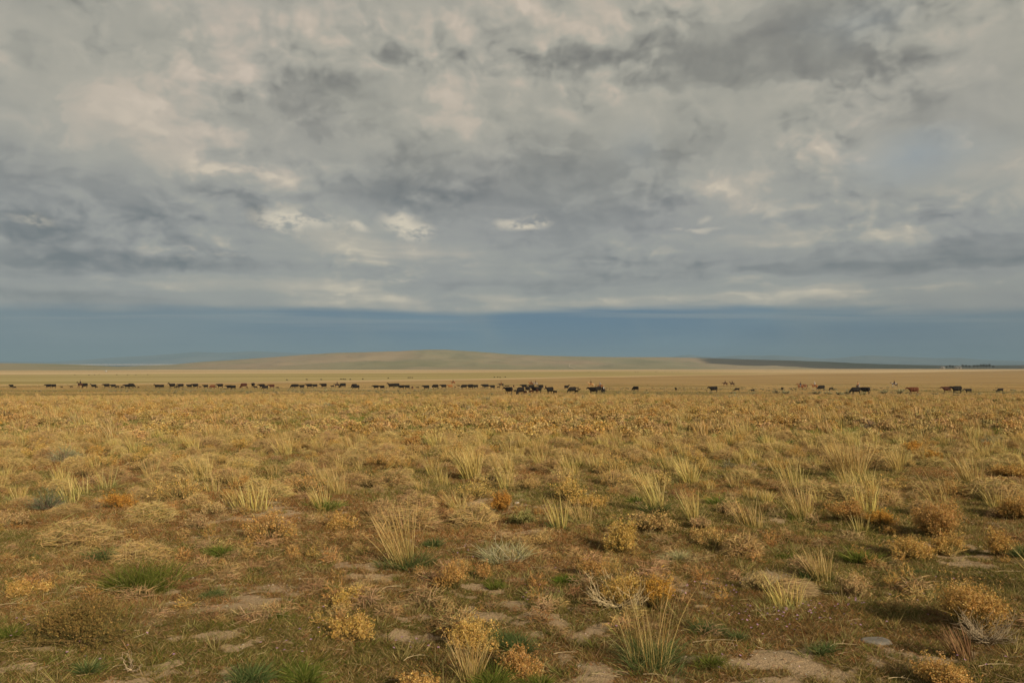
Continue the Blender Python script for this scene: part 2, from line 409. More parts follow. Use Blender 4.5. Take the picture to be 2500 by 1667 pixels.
# --- ground material: sandy soil, reddish litter, moss-green; far: straw and green bands
def ground_material():
    m, b = new_mat('steppe_soil')
    P = b.n('ShaderNodeNewGeometry').outputs['Position']
    x, y, z = b.sep(P)[:3]
    n_big = b.noise(P, 0.55, 4, 0.6)
    n_mid = b.noise(P, 3.0, 4, 0.6)
    n_fine = b.noise(P, 26.0, 4, 0.65)
    n_gr = b.noise(P, 110.0, 3, 0.6)
    litter = b.ramp(n_fine, [(0.3, (0.095, 0.058, 0.024)), (0.5, (0.165, 0.105, 0.046)), (0.7, (0.27, 0.18, 0.085))])
    green = b.ramp(n_fine, [(0.3, (0.085, 0.065, 0.020)), (0.6, (0.155, 0.115, 0.040)), (0.8, (0.24, 0.17, 0.075))])
    crumb = b.noise(P, 300.0, 3, 0.6)
    soil = b.ramp(b.m('MULTIPLY_ADD', n_gr, 0.6, b.m('MULTIPLY', crumb, 0.4)), [(0.32, (0.22, 0.15, 0.085)), (0.5, (0.42, 0.30, 0.18)), (0.66, (0.58, 0.44, 0.28))])
    msk = b.sep(b.n('ShaderNodeAttribute', attribute_name='Col').outputs['Color'])
    near = b.mix(b.rng(b.m('ADD', msk[1], b.m('MULTIPLY', b.m('SUBTRACT', n_mid, 0.5), 0.3)), 0.50, 0.60), litter, green)
    near = b.mix(b.rng(b.m('ADD', msk[0], b.m('MULTIPLY', b.m('SUBTRACT', n_fine, 0.5), 0.10)), 0.52, 0.585), near, soil)
    # mid plain, where single plants melt together
    sc = b.v('MULTIPLY', P, (1, 1, 0))
    mid = b.ramp(b.noise(sc, 0.30, 5, 0.65), [(0.25, (0.18, 0.115, 0.045)), (0.45, (0.27, 0.175, 0.072)), (0.6, (0.35, 0.235, 0.105)), (0.8, (0.24, 0.20, 0.085))])
    mid = b.mix(b.rng(b.noise(b.v('MULTIPLY', P, (0.022, 0.05, 0)), 1.0, 3, 0.5), 0.52, 0.66, 0, .55), mid, (0.145, 0.125, 0.045))
    far0 = b.ramp(b.noise(b.v('MULTIPLY', P, (0.010, 0.05, 0)), 1.0, 5, 0.6), [(0.3, (0.31, 0.205, 0.09)), (0.5, (0.40, 0.27, 0.12)), (0.7, (0.49, 0.345, 0.165))])
    c = b.mix(b.rng(y, 14, 45), near, mid)
    c = b.mix(b.rng(y, 110, 280, 0, .9), c, far0)
    # bands of the far plain
    wob = b.m('MULTIPLY', b.m('SUBTRACT', b.noise(b.v('MULTIPLY', P, (0.004, 0.004, 0)), 1.0, 3, 0.5), 0.5), 150.0)
    wob2 = b.m('MULTIPLY', b.m('SUBTRACT', b.noise(b.v('MULTIPLY', P, (0.0009, 0.002, 0)), 1.0, 3, 0.5), 0.5), 700.0)
    l1 = b.m('ADD', b.m('SUBTRACT', y, b.m('MULTIPLY_ADD', x, 1.15, 600.0)), wob)      # > 0 beyond line 1
    l2 = b.m('ADD', b.m('SUBTRACT', y, b.m('MULTIPLY_ADD', x, 0.95, 1420.0)), wob2)
    stripe = b.noise(b.v('MULTIPLY', P, (0.0016, 0.017, 0)), 1.0, 4, 0.6)
    stripe2 = b.noise(b.v('MULTIPLY', P, (0.0006, 0.0042, 0)), 1.0, 4, 0.6)
    straw = b.ramp(stripe2, [(0.3, (0.42, 0.30, 0.155)), (0.5, (0.55, 0.40, 0.215)), (0.72, (0.68, 0.52, 0.30))])
    greenb = b.ramp(stripe, [(0.32, (0.30, 0.235, 0.090)), (0.46, (0.38, 0.30, 0.12)), (0.58, (0.42, 0.34, 0.15)), (0.68, (0.54, 0.42, 0.21))])
    c = b.mix(b.rng(l1, -70, -18, 0, 1), c, straw)
    gmask = b.m('MULTIPLY', b.rng(l1, 0, 30), b.rng(x, 520, 100))
    c = b.mix(gmask, c, greenb)
    c = b.mix(b.m('MULTIPLY', b.rng(l2, -40, 60), 1.0), c, b.mix(b.rng(stripe2, 0.62, 0.72, 0, .5), straw, (0.33, 0.27, 0.12)))
    # playa dust lines near the foot of the hills
    bmp = b.n('ShaderNodeBump'); bmp.inputs['Strength'].default_value = 0.6; bmp.inputs['Distance'].default_value = 0.03
    b.put(bmp.inputs['Height'], b.m('ADD', n_fine, b.m('MULTIPLY', n_gr, 0.5)))
    finish(b, c, 0.95, 0.05, bmp.outputs[0])
    return m

def grid_mesh(name, X, Y, Z, mats, smooth=True, cols=None):
    r, c = X.shape
    idx = np.arange(r * c).reshape(r, c)
    q = np.stack([idx[:-1, :-1], idx[:-1, 1:], idx[1:, 1:], idx[1:, :-1]], -1).reshape(-1, 4)
    V = np.stack([X, Y, Z], -1).reshape(-1, 3)
    return mesh_np(name, V, q.ravel(), np.full(len(q), 4), cols, mats, smooth)

def build_ground():
    ys = np.concatenate([-np.geomspace(600, 3.0, 24), np.arange(-2.5, 3, 0.25), np.arange(3, 16, 0.08), np.geomspace(16, 220, 170),
                         np.geomspace(225, 3200, 90), np.geomspace(3600, 42000, 14)])
    t = np.linspace(-1, 1, 561)
    w = np.abs(ys) * 1.3 + 22
    X = np.sign(t) * (0.35 * np.abs(t) + 0.65 * np.abs(t) ** 2.4)
    X = w[:, None] * X[None, :]
    Y = np.repeat(ys[:, None], len(t), 1)
    Z = ground_z(X, Y)
    cols = np.zeros((X.size, 3)); near = (Y.ravel() < 70) & (Y.ravel() > -6)
    cols[:, 1] = 0.4
    cols[near, 0] = sand_mask(X.ravel()[near], Y.ravel()[near]); cols[near, 1] = green_mask(X.ravel()[near], Y.ravel()[near])
    return link('ground', grid_mesh('ground', X, Y, Z, [ground_material()], True, cols), kind='structure')
build_ground()

# --- hills
def hill_material():
    m, b = new_mat('dry_hillside')
    P = b.n('ShaderNodeNewGeometry').outputs['Position']
    n1 = b.noise(b.v('MULTIPLY', P, (0.0011, 0.0007, 0.004)), 1.0, 5, 0.6, dims='3D')
    n2 = b.noise(b.v('MULTIPLY', P, (0.008, 0.004, 0.03)), 1.0, 5, 0.65, dims='3D')
    c = b.ramp(n1, [(0.30, (0.21, 0.205, 0.115)), (0.46, (0.28, 0.255, 0.155)), (0.60, (0.35, 0.27, 0.175)), (0.75, (0.39, 0.32, 0.205))])
    c = b.mix(b.rng(n2, 0.5, 0.75, 0, 0.5), c, (0.33, 0.27, 0.165))
    c = b.mix(b.rng(n2, 0.45, 0.25, 0, 0.4), c, (0.12, 0.12, 0.07))
    finish(b, c, 0.95, 0.05)
    return m
def polar_hill(name, skyline, R0, R1, R2, base_px, mat, seed, rough, x0, x1, base_fun=None, nA=420, nR=90):
    """ridge seen along the skyline [(px, py)...] standing at distance R1, foot at R0, falling off to R2"""
    px = np.linspace(x0, x1, nA)
    sk = np.interp(px, [p[0] for p in skyline], [p[1] for p in skyline])
    th = np.arctan((px - 1250) / F)
    s = np.linspace(0, 1, nR)
    R1a = R1(px) if callable(R1) else np.full(nA, float(R1))
    R0a = R0(px) if callable(R0) else np.full(nA, float(R0))
    zr = CAMZ + (HZ - sk) / F * R1a                       # ridge height (R is forward distance)
    zb = CAMZ - cam_height(R0a) - 6
    Yv = np.where(s[:, None] < 0.6, R0a + (R1a - R0a) * (s[:, None] / 0.6), R1a + (R2 - R1a) * ((s[:, None] - 0.6) / 0.4))
    X = Yv * np.tan(th)[None, :]
    k = np.clip(s[:, None] / 0.6, 0, 1); prof = (0.15 * k + 0.85 * k ** 1.5 * (1.9 - 0.9 * k ** 1.2))
    back = np.clip((s[:, None] - 0.6) / 0.4, 0, 1)
    Z = zb + (zr - zb) * prof * (1 - back ** 1.5 * 1.0)
    n = fbm(X * rough + 200, Yv * rough * 0.7 + 200, 5, seed) - 0.5
    n2 = np.abs(fbm(X * rough * 3 + 30, Yv * rough * 1.5 + 20, 4, seed + 7) - 0.5)
    env = np.sin(np.pi * np.clip(k * (1 - back), 0, 1)) 
    Z = Z + (zr - zb) * env * (n * 0.50 - n2 * 0.60)
    Z = Z + (zr - zb) * (1 - env) * 0.02 * n
    return link(name, grid_mesh(name, X, Yv, Z, [mat], True), kind='structure')

HM = hill_material()
sky_main = [(150, 899), (240, 896), (320, 893.5), (355, 892), (420, 890), (450, 887), (500, 882.5), (560, 879), (627, 874.5), (712, 868.5),
            (797, 863), (870, 860.5), (925, 859), (1000, 856.5), (1050, 855), (1090, 854.6), (1130, 856.5), (1169, 859.5), (1249, 865), (1330, 868.5), (1425, 870.5),
            (1500, 871.5), (1622, 871.5), (1707, 873.5), (1835, 877.5), (1930, 880), (2020, 883), (2090, 886.5), (2153, 889), (2302, 892), (2420, 891.6), (2560, 891), (2800, 890), (3300, 893)]
HILL = polar_hill('hills', sky_main, lambda p: np.interp(p, [100, 1250, 2500], [2100, 2600, 4200]), 5200, 9500, 0, HM, 3, 0.0011, 150, 3300)
sky_left = [(-800, 880), (-300, 884), (0, 886.5), (90, 887.5), (120, 888), (190, 890), (240, 892.5), (320, 896), (390, 901)]
polar_hill('hills', sky_left, 1900, 3300, 4300, 0, HM, 13, 0.0016, -800, 390, nA=200)

def mountain_material():
    m, b = new_mat('far_mountain')
    P = b.n('ShaderNodeNewGeometry').outputs['Position']
    n = b.noise(b.v('MULTIPLY', P, (0.0004, 0.0004, 0.002)), 1.0, 5, 0.6, dims='3D')
    finish(b, b.ramp(n, [(0.35, (0.15, 0.18, 0.19)), (0.65, (0.22, 0.24, 0.24))]), 1.0, 0.0)
    return m
MM = mountain_material()
sky_r = [(1300, 893), (1500, 878), (1600, 873), (1640, 871), (1665, 867), (1685, 865.5), (1710, 869), (1745, 872), (1780, 869), (1815, 867), (1860, 868), (1890, 866.5), (1915, 868.5),
         (1950, 870), (1980, 873), (2010, 875), (2050, 873), (2085, 869.5), (2120, 867.5), (2160, 869), (2210, 871), (2280, 874), (2340, 873), (2400, 878), (2500, 881), (2700, 880), (3000, 886)]
polar_hill('mountains', sky_r, 15000, 20000, 24000, 0, MM, 23, 0.0004, 1300, 3000, nA=260, nR=50)
sky_l = [(-600, 876), (-200, 878), (0, 882), (120, 884), (200, 879), (290, 872), (370, 868), (430, 863), (480, 859), (540, 861), (620, 857), (700, 861), (850, 868), (1000, 880)]
polar_hill('mountains', sky_l, 16000, 22000, 26000, 0, MM, 33, 0.0004, -600, 1000, nA=220, nR=50)

# pale dirt tracks on the hillside, laid on its real surface
from mathutils.bvhtree import BVHTree
def tracks():
    me = HILL.data
    bvh = BVHTree.FromPolygons([v.co[:] for v in me.vertices], [tuple(p.vertices) for p in me.polygons])
    m, b = new_mat('pale_dirt'); finish(b, (0.50, 0.42, 0.31), 1.0, 0.0)
    def cast(px, py):
        cp, sp = cos(PITCH), sin(PITCH); u = (px - 1250) / F; v = (833.5 - py) / F
        d = Vector((u, cp - v * sp, sp + v * cp)).normalized()
        return bvh.ray_cast(Vector((0, 0, CAMZ)), d)[0]
    T = [[(1397, 888), (1391, 891), (1389.5, 894), (1390, 897), (1396, 899.2), (1404, 901), (1412, 902.5)], [(1392, 896), (1399, 900), (1404, 902)], [(1440, 872.6), (1432, 873.6), (1428, 875)],
         [(1418, 874.4), (1410, 876), (1404, 878)], [(888, 882.5), (893, 880.6), (898, 882)], [(218, 902.8), (226, 902.2), (238, 903)]]
    g = []
    for poly in T:
        pts = [cast(*p) for p in poly]
        pts = [p for p in pts if p]
        if len(pts) < 2: continue
        V = []; 
        for i, p in enumerate(pts):
            a = pts[max(0, i - 1)]; c = pts[min(len(pts) - 1, i + 1)]
            d = (c - a); d.z = 0; d.normalize(); sd_ = Vector((-d.y, d.x, 0)) * 1.5
            V += [tuple(p - sd_ + Vector((0, 0, 3))), tuple(p + sd_ + Vector((0, 0, 3)))]
        fl = []
        for i in range(len(pts) - 1): fl += [2 * i, 2 * i + 1, 2 * i + 3, 2 * i + 2]
        link('path', mesh_np('path', V, fl, [4] * (len(pts) - 1), None, [m]), kind='structure')
tracks()
# pale dry lake bed seen between the two hills
def playa():
    m, b = new_mat('playa_clay')
    finish(b, (0.55, 0.52, 0.48), 1.0, 0.0)
    X, Y = np.meshgrid(np.linspace(-7600, -3300, 40), np.linspace(9500, 13500, 10))
    Z = CAMZ + (HZ - 889.5) / F * Y * 0 + CAMZ * 0 + (Y / F) * (HZ - np.interp(Y, [9500, 13500], [891.2, 888.6]))
    o = link('lake_bed', grid_mesh('lake_bed', X, Y, Z, [m]), kind='structure')
playa()

# haze: one closed box of even, thin air
def haze():
    m, b = new_mat('haze_air')
    vol = b.n('ShaderNodeVolumePrincipled')
    vol.inputs['Color'].default_value = (0.36, 0.55, 0.74, 1)
    vol.inputs['Density'].default_value = HAZE_D
    out = b.n('ShaderNodeOutputMaterial'); b.t.links.new(vol.outputs[0], out.inputs['Volume'])
    bm = bmesh.new(); bmesh.ops.create_cube(bm, size=1)
    bmesh.ops.scale(bm, vec=(64000, 44000, 540), verts=bm.verts)
    bmesh.ops.translate(bm, vec=(0, 20500, 250), verts=bm.verts)
    me = bpy.data.meshes.new('haze'); bm.to_mesh(me); bm.free(); me.materials.append(m)
    link('haze', me, kind='stuff')
HAZE_D = 6.0e-5
haze()

# the cloud whose shade lies on the right end of the hill
def shade_cloud():
    m, b = new_mat('cloud_grey'); finish(b, (0.8, 0.8, 0.82), 1.0, 0.0)
    bm = bmesh.new()
    rng = random.Random(4)
    tgt = Vector((2980, 5000, 40)); k = 1700 / sin(SUN_EL)
    c = tgt + SUN_VEC * k
    for i in range(26):
        a = rng.uniform(-1, 1); bb = rng.uniform(-1, 1)
        mtx = Matrix.Translation(c + Vector((a * 1450, bb * 900 - a * 100, rng.uniform(-60, 60)))) @ Matrix.Diagonal((rng.uniform(420, 620), rng.uniform(420, 600), rng.uniform(90, 160), 1))
        bmesh.ops.create_icosphere(bm, subdivisions=3, radius=1, matrix=mtx)
    for i in range(12):      # frayed rim
        a = rng.uniform(0, 2 * pi); q = rng.uniform(0.95, 1.08)
        r_ = rng.uniform(90, 260) * (1.7 - q) * 1.6
        mtx = Matrix.Translation(c + Vector((cos(a) * 1750 * q, sin(a) * 1150 * q, rng.uniform(-60, 60)))) @ Matrix.Diagonal((r_ * 1.5, r_, r_ * 0.35, 1))
        bmesh.ops.create_icosphere(bm, subdivisions=2, radius=1, matrix=mtx)
    me = bpy.data.meshes.new('cloud'); bm.to_mesh(me); bm.free(); me.materials.append(m)
    link('cloud', me, kind='structure')
shade_cloud()

# ================================================================== plants
def leaf_material(name, trans=0.25, rough=0.85):
    m, b = new_mat(name)
    at_ = b.n('ShaderNodeAttribute', attribute_name='Col').outputs['Color']
    oi = b.n('ShaderNodeObjectInfo').outputs['Random']
    hs = b.n('ShaderNodeHueSaturation'); b.put(hs.inputs['Color'], at_)
    b.put(hs.inputs['Hue'], b.rng(oi, 0, 1, 0.49, 0.51, smooth=False))
    b.put(hs.inputs['Value'], b.rng(oi, 0, 1, 0.92, 1.15, smooth=False)); hs.inputs['Saturation'].default_value = 1.05
    finish(b, hs.outputs[0], rough, 0.15, None, trans)
    return m
M_LEAF = leaf_material('grass_blades', 0.30)
M_TWIG = leaf_material('dry_twigs', 0.0)
M_FLOWER = leaf_material('dried_flower_heads', 0.15)

class Geo:
    """collects triangles / strips with point colours"""
    def __init__(s): s.V = []; s.C = []; s.Fi = []; s.Ft = []; s.n = 0
    def add(s, V, C, Fl, Ft):
        s.V.append(np.asarray(V, np.float32)); s.C.append(np.asarray(C, np.float32))
        s.Fi.append(np.asarray(Fl, np.int64) + s.n); s.Ft.append(np.asarray(Ft, np.int64)); s.n += len(V)
    def mesh(s, name, mats):
        return mesh_np(name, np.concatenate(s.V), np.concatenate(s.Fi), np.concatenate(s.Ft), np.concatenate(s.C), mats)
    def arrays(s):
        return np.concatenate(s.V), np.concatenate(s.C), np.concatenate(s.Fi), np.concatenate(s.Ft)

def unit(v): return v / np.maximum(np.linalg.norm(v, axis=-1, keepdims=True), 1e-9)

def blades(g, rs, P, D, L, W, cb, ct, droop=0.3, segs=2, face=None):
    """blades from points P along directions D (N,3), length L, width W; colour cb at the base to ct at the tip"""
    N = len(P)
    if N == 0: return
    L = np.broadcast_to(np.asarray(L, float), (N,)); W = np.broadcast_to(np.asarray(W, float), (N,))
    cb = np.broadcast_to(np.asarray(cb, float), (N, 3)); ct = np.broadcast_to(np.asarray(ct, float), (N, 3))
    dr = np.broadcast_to(np.asarray(droop, float), (N,))
    a = rs.uniform(0, 2 * pi, N)
    side = unit(np.cross(D, np.stack([np.cos(a), np.sin(a), 0.3 * np.sin(3 * a)], -1)))
    hor = D.copy(); hor[:, 2] = 0; hor = unit(hor + rs.normal(0, 0.05, (N, 3)) * [1, 1, 0])
    S = segs
    pts = []
    for k in range(S + 1):
        t = k / S
        p = P + D * (L * t)[:, None] + hor * (L * dr * t * t)[:, None]
        p[:, 2] -= L * dr * t * t * 0.55
        pts.append(p)
    V = []; C = []
    for k in range(S):
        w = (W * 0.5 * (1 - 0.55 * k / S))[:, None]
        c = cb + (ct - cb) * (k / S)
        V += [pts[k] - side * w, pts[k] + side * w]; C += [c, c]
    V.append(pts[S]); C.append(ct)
    V = np.stack(V, 1); C = np.stack(C, 1)          # N, 2S+1, 3
    m = 2 * S + 1
    base = np.arange(N)[:, None] * m
    fl = []; ft = []
    row = []
    for k in range(S - 1): row += [2 * k, 2 * k + 1, 2 * k + 3, 2 * k + 2]
    row += [2 * S - 2, 2 * S - 1, 2 * S]
    fl = (base + np.array(row)[None, :]).ravel()
    ft = np.tile([4] * (S - 1) + [3], N)
    g.add(V.reshape(-1, 3), C.reshape(-1, 3), fl, ft)

def flecks(g, rs, P, size, col, k=3, upn=0.3):
    """k small triangles round every point P (leaf or flower flecks)"""
    N = len(P)
    if N == 0: return
    col = np.broadcast_to(np.asarray(col, float), (N, 3))
    size = np.broadcast_to(np.asarray(size, float), (N,))
    c = np.repeat(P, k, 0) + rs.normal(0, 1, (N * k, 3)) * np.repeat(size, k)[:, None] * 0.55
    cc = np.repeat(col, k, 0) * rs.uniform(0.72, 1.2, (N * k, 1))
    sz = np.repeat(size, k) * rs.uniform(0.55, 1.1, N * k)
    d1 = unit(rs.normal(0, 1, (N * k, 3))); d2 = unit(np.cross(d1, rs.normal(0, 1, (N * k, 3))))
    V = np.stack([c + d1 * sz[:, None] * .6, c - d1 * sz[:, None] * .3 + d2 * sz[:, None] * .5, c - d1 * sz[:, None] * .3 - d2 * sz[:, None] * .5], 1)
    g.add(V.reshape(-1, 3), np.repeat(cc, 3, 0), np.arange(N * k * 3), np.full(N * k, 3))

def tube(g, pts, r0, r1, col, sides=4):
    pts = np.asarray(pts, float); n = len(pts)
    tan = unit(np.gradient(pts, axis=0))
    ref = np.array([0.3, 0.2, 0.93])
    s1 = unit(np.cross(tan, ref)); s2 = np.cross(tan, s1)
    rad = np.linspace(r0, r1, n)
    V = []
    for j in range(sides):
        a = 2 * pi * j / sides
        V.append(pts + (s1 * cos(a) + s2 * sin(a)) * rad[:, None])
    V = np.stack(V, 1).reshape(-1, 3)
    f = []
    for i in range(n - 1):
        for j in range(sides):
            f += [i * sides + j, i * sides + (j + 1) % sides, (i + 1) * sides + (j + 1) % sides, (i + 1) * sides + j]
    g.add(V, np.broadcast_to(np.asarray(col, float), (len(V), 3)), f, np.full((n - 1) * sides, 4))

def vary(rs, c, n, a=0.2, hue=0.08):
    c = np.asarray(c, float)
    return np.clip(c * rs.uniform(1 - a, 1 + a, (n, 1)) * rs.uniform(1 - hue, 1 + hue, (n, 3)), 0.004, 0.95)
def pick(rs, cols, n, a=0.18):
    cols = np.asarray(cols, float)
    return vary(rs, cols[rs.integers(0, len(cols), n)], n, a)

STRAW = [(0.60, 0.45, 0.20), (0.52, 0.38, 0.16), (0.66, 0.52, 0.26), (0.45, 0.32, 0.13)]
GREEN = [(0.110, 0.135, 0.026), (0.085, 0.110, 0.022), (0.15, 0.16, 0.040)]
BLUEG = [(0.085, 0.115, 0.040), (0.115, 0.140, 0.055), (0.070, 0.095, 0.030)]
PALEG = [(0.28, 0.26, 0.10), (0.36, 0.32, 0.14), (0.22, 0.21, 0.075)]
AMBER = [(0.52, 0.33, 0.115), (0.44, 0.27, 0.085), (0.60, 0.41, 0.17)]
ORANGE = [(0.50, 0.275, 0.075), (0.43, 0.23, 0.06), (0.56, 0.33, 0.10)]
TAN = [(0.50, 0.345, 0.145), (0.43, 0.30, 0.12), (0.58, 0.42, 0.18)]
PINKB = [(0.47, 0.33, 0.17), (0.40, 0.28, 0.14), (0.54, 0.39, 0.20)]
SAGE = [(0.33, 0.30, 0.175), (0.26, 0.245, 0.135), (0.42, 0.38, 0.23)]
TWIGC = [(0.30, 0.22, 0.13), (0.22, 0.155, 0.09), (0.38, 0.29, 0.18)]
DARKG = [(0.050, 0.055, 0.018), (0.070, 0.065, 0.025)]

def disc(rs, n, r, pw=0.5):
    a = rs.uniform(0, 2 * pi, n); q = r * rs.uniform(0, 1, n) ** pw
    return np.stack([q * np.cos(a), q * np.sin(a), np.zeros(n)], -1)
def dirs(rs, n, spread, lean=(0, 0)):
    d = np.stack([rs.normal(0, spread, n) + lean[0], rs.normal(0, spread, n) + lean[1], np.ones(n)], -1)
    return unit(d)

def g_green_clump(seed, w, h, n, pal=GREEN, segs=2, bw=0.006, dry=0.12):
    rs = np.random.default_rng(seed); g = Geo()
    k_ = max(2, int(w * 14)); cen = disc(rs, k_, w * 0.36); j_ = rs.integers(0, k_, n); hh = rs.uniform(0.45, 1.1, k_)
    off = disc(rs, n, w * 0.16)
    P = cen[j_] + off
    D = unit(off * [3.0 / w, 3.0 / w, 0] + cen[j_] * [0.6 / w, 0.6 / w, 0] + dirs(rs, n, 0.38))
    L = h * rs.uniform(0.45, 1.15, n) * hh[j_]
    c = pick(rs, pal, n)
    dr = rs.random(n) < dry
    c2 = np.where(dr[:, None], pick(rs, STRAW, n), c * rs.uniform(1.1, 1.5, (n, 1)))
    blades(g, rs, P, D, L, bw * rs.uniform(0.6, 1.3, n), c * 0.9, c2, rs.uniform(0.1, 0.6, n), segs)
    return g
def g_stalks(seed, w, h, n, lean=(-0.12, 0.0), pal=STRAW, segs=3, bw=0.006, heads=True, base_w=0.62, droop=(0.02, 0.25)):
    rs = np.random.default_rng(seed); g = Geo()
    P = disc(rs, n, w * base_w * 0.5)
    D = unit(P * [0.75 / max(w, .01), 0.75 / max(w, .01), 0] + dirs(rs, n, 0.085, lean))
    L = h * rs.uniform(0.5, 1.05, n) ** 0.8
    c = pick(rs, pal, n)
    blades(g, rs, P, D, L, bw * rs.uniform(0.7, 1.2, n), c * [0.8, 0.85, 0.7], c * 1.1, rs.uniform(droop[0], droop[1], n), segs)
    return g
def dome_points(rs, n, w, h, lump=0.18, shell=0.82):
    """points on the lumpy upper shell of a mound w wide and h high"""
    a = rs.uniform(0, 2 * pi, n); zz = rs.uniform(0.02, 1, n) ** 0.8
    rr = np.sqrt(1 - zz ** 2 * 0.98)
    ph = rs.uniform(0, 2 * pi, 8); fa = rs.integers(2, 7, 8); fz = rs.uniform(2, 8, 8)
    lum = sum(np.sin(fa[i] * a + fz[i] * zz + ph[i]) for i in range(8)) / 8
    s = rs.uniform(shell, 1.03, n) * (1 + lump * lum * 2)
    return np.stack([w / 2 * rr * np.cos(a) * s, w / 2 * rr * np.sin(a) * s, h * (0.16 + 0.84 * zz) * s], -1)
def g_rabbit(seed, w, h, ncl, pal=AMBER, k=5, fs=0.012, stems=None, low=DARKG, bw=0.004, lobed=True):
    """rabbitbrush: upright stems fanning to a dome of small dried flower heads; returns (stems, heads)"""
    rs = np.random.default_rng(seed)
    heads = Geo(); st = Geo()
    n = ncl
    # several uneven lobes on a narrow foot
    nl_ = int(rs.integers(4, 8)) if lobed else 0; Qs = [] if lobed else [dome_points(rs, n, w, h, 0.10, 0.85)]
    for j in range(nl_):
        a = rs.uniform(0, 2 * pi); rr = w * rs.uniform(0.08, 0.30)
        q = dome_points(rs, n // nl_ + 1, w * rs.uniform(0.35, 0.66), h * rs.uniform(0.40, 0.66), 0.28, 0.45)
        tilt = rs.uniform(0.05, 0.34) * h
        q = q + [rr * cos(a), rr * sin(a), tilt]
        Qs.append(q)
    Q = np.concatenate(Qs)[:n]
    ns_ = max(8, len(Q) // 6); sp = Q[rs.integers(0, len(Q), ns_)]; k6 = rs.integers(0, ns_, len(Q)); t6 = rs.uniform(-1, 1, (len(Q), 1))
    Q = np.where((rs.random(len(Q)) < 0.75)[:, None], sp[k6] * (1 + 0.10 * t6) + rs.normal(0, 0.022, Q.shape) * w, Q + rs.normal(0, 0.03, Q.shape) * w)
    stray = rs.random(len(Q)) < 0.12
    Q[stray] *= rs.uniform(1.05, 1.4, (stray.sum(), 1))
    Q[:, 2] = np.maximum(Q[:, 2], 0.02 * h)
    n = len(Q)
    # heads come in little sprays
    c = pick(rs, pal, n, 0.22)
    flecks(heads, rs, Q, fs * rs.uniform(0.8, 1.5, n), c, k)
    ns = stems or n // 2
    T = Q[rs.integers(0, n, ns)] * rs.uniform(0.86, 1.0, (ns, 1))
    B = disc(rs, ns, w * 0.16)
    D = T - B; L = np.linalg.norm(D, axis=1); D = unit(D)
    D[:, 2] += 0.12; D = unit(D)
    cs = pick(rs, TWIGC, ns)
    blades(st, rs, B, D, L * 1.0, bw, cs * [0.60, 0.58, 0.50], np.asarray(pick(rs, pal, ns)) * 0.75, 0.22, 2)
    nl = ns
    T = Q[rs.integers(0, n, nl)] * rs.uniform(0.35, 0.8, (nl, 1))
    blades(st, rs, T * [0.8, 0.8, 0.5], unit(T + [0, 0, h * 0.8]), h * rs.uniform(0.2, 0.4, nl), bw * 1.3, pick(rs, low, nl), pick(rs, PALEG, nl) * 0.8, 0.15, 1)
    return st, heads
def g_fuzzy(seed, w, h, n, pal=PINKB, bw=0.004, green=0.0):
    """dry wispy mound of fine curving twigs"""
    rs = np.random.default_rng(seed); g = Geo()
    Q = dome_points(rs, n, w, h, 0.14, 0.45)
    d = unit(Q * [1, 1, 0.6] + rs.normal(0, 0.25 * w, (n, 3)) + [0, 0, 0.2 * h])
    c = pick(rs, pal, n)
    if green: c = np.where((rs.random(n) < green)[:, None], pick(rs, PALEG, n), c)
    Ls = w * rs.uniform(0.12, 0.28, n)
    blades(g, rs, Q - d * Ls[:, None] * 0.7, d, Ls, bw, c * 0.7, c * 1.15, rs.uniform(-0.3, 0.6, n), 2)
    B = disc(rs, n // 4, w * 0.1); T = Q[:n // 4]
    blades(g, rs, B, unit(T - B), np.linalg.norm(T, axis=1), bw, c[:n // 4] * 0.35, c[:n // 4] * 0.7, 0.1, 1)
    return g
def g_sage(seed, w, h, n, pal=SAGE, bw=0.006, leaf=0.02):
    rs = np.random.default_rng(seed); st = Geo(); lv = Geo()
    nb = max(12, n // 8)
    T = dome_points(rs, nb, w, h, 0.2, 0.7)
    B = disc(rs, nb, w * 0.12)
    tw = pick(rs, [(0.17, 0.13, 0.09), (0.24, 0.19, 0.13)], nb)
    blades(st, rs, B, unit(T - B), np.linalg.norm(T - B, axis=1), bw * 1.3, tw * .7, tw * 1.2, 0.12, 2)
    j = rs.integers(0, nb, n); t = rs.uniform(0.35, 1.0, n)[:, None]
    P = B[j] + (T[j] - B[j]) * t
    D = unit(unit(T[j] - B[j]) * 0.9 + rs.normal(0, 0.45, (n, 3)) + [0, 0, 0.5])
    c = pick(rs, pal, n)
    blades(lv, rs, P, D, leaf * rs.uniform(1.5, 3.6, n), bw, c * 0.75, c * 1.15, 0.1, 1)
    return st, lv
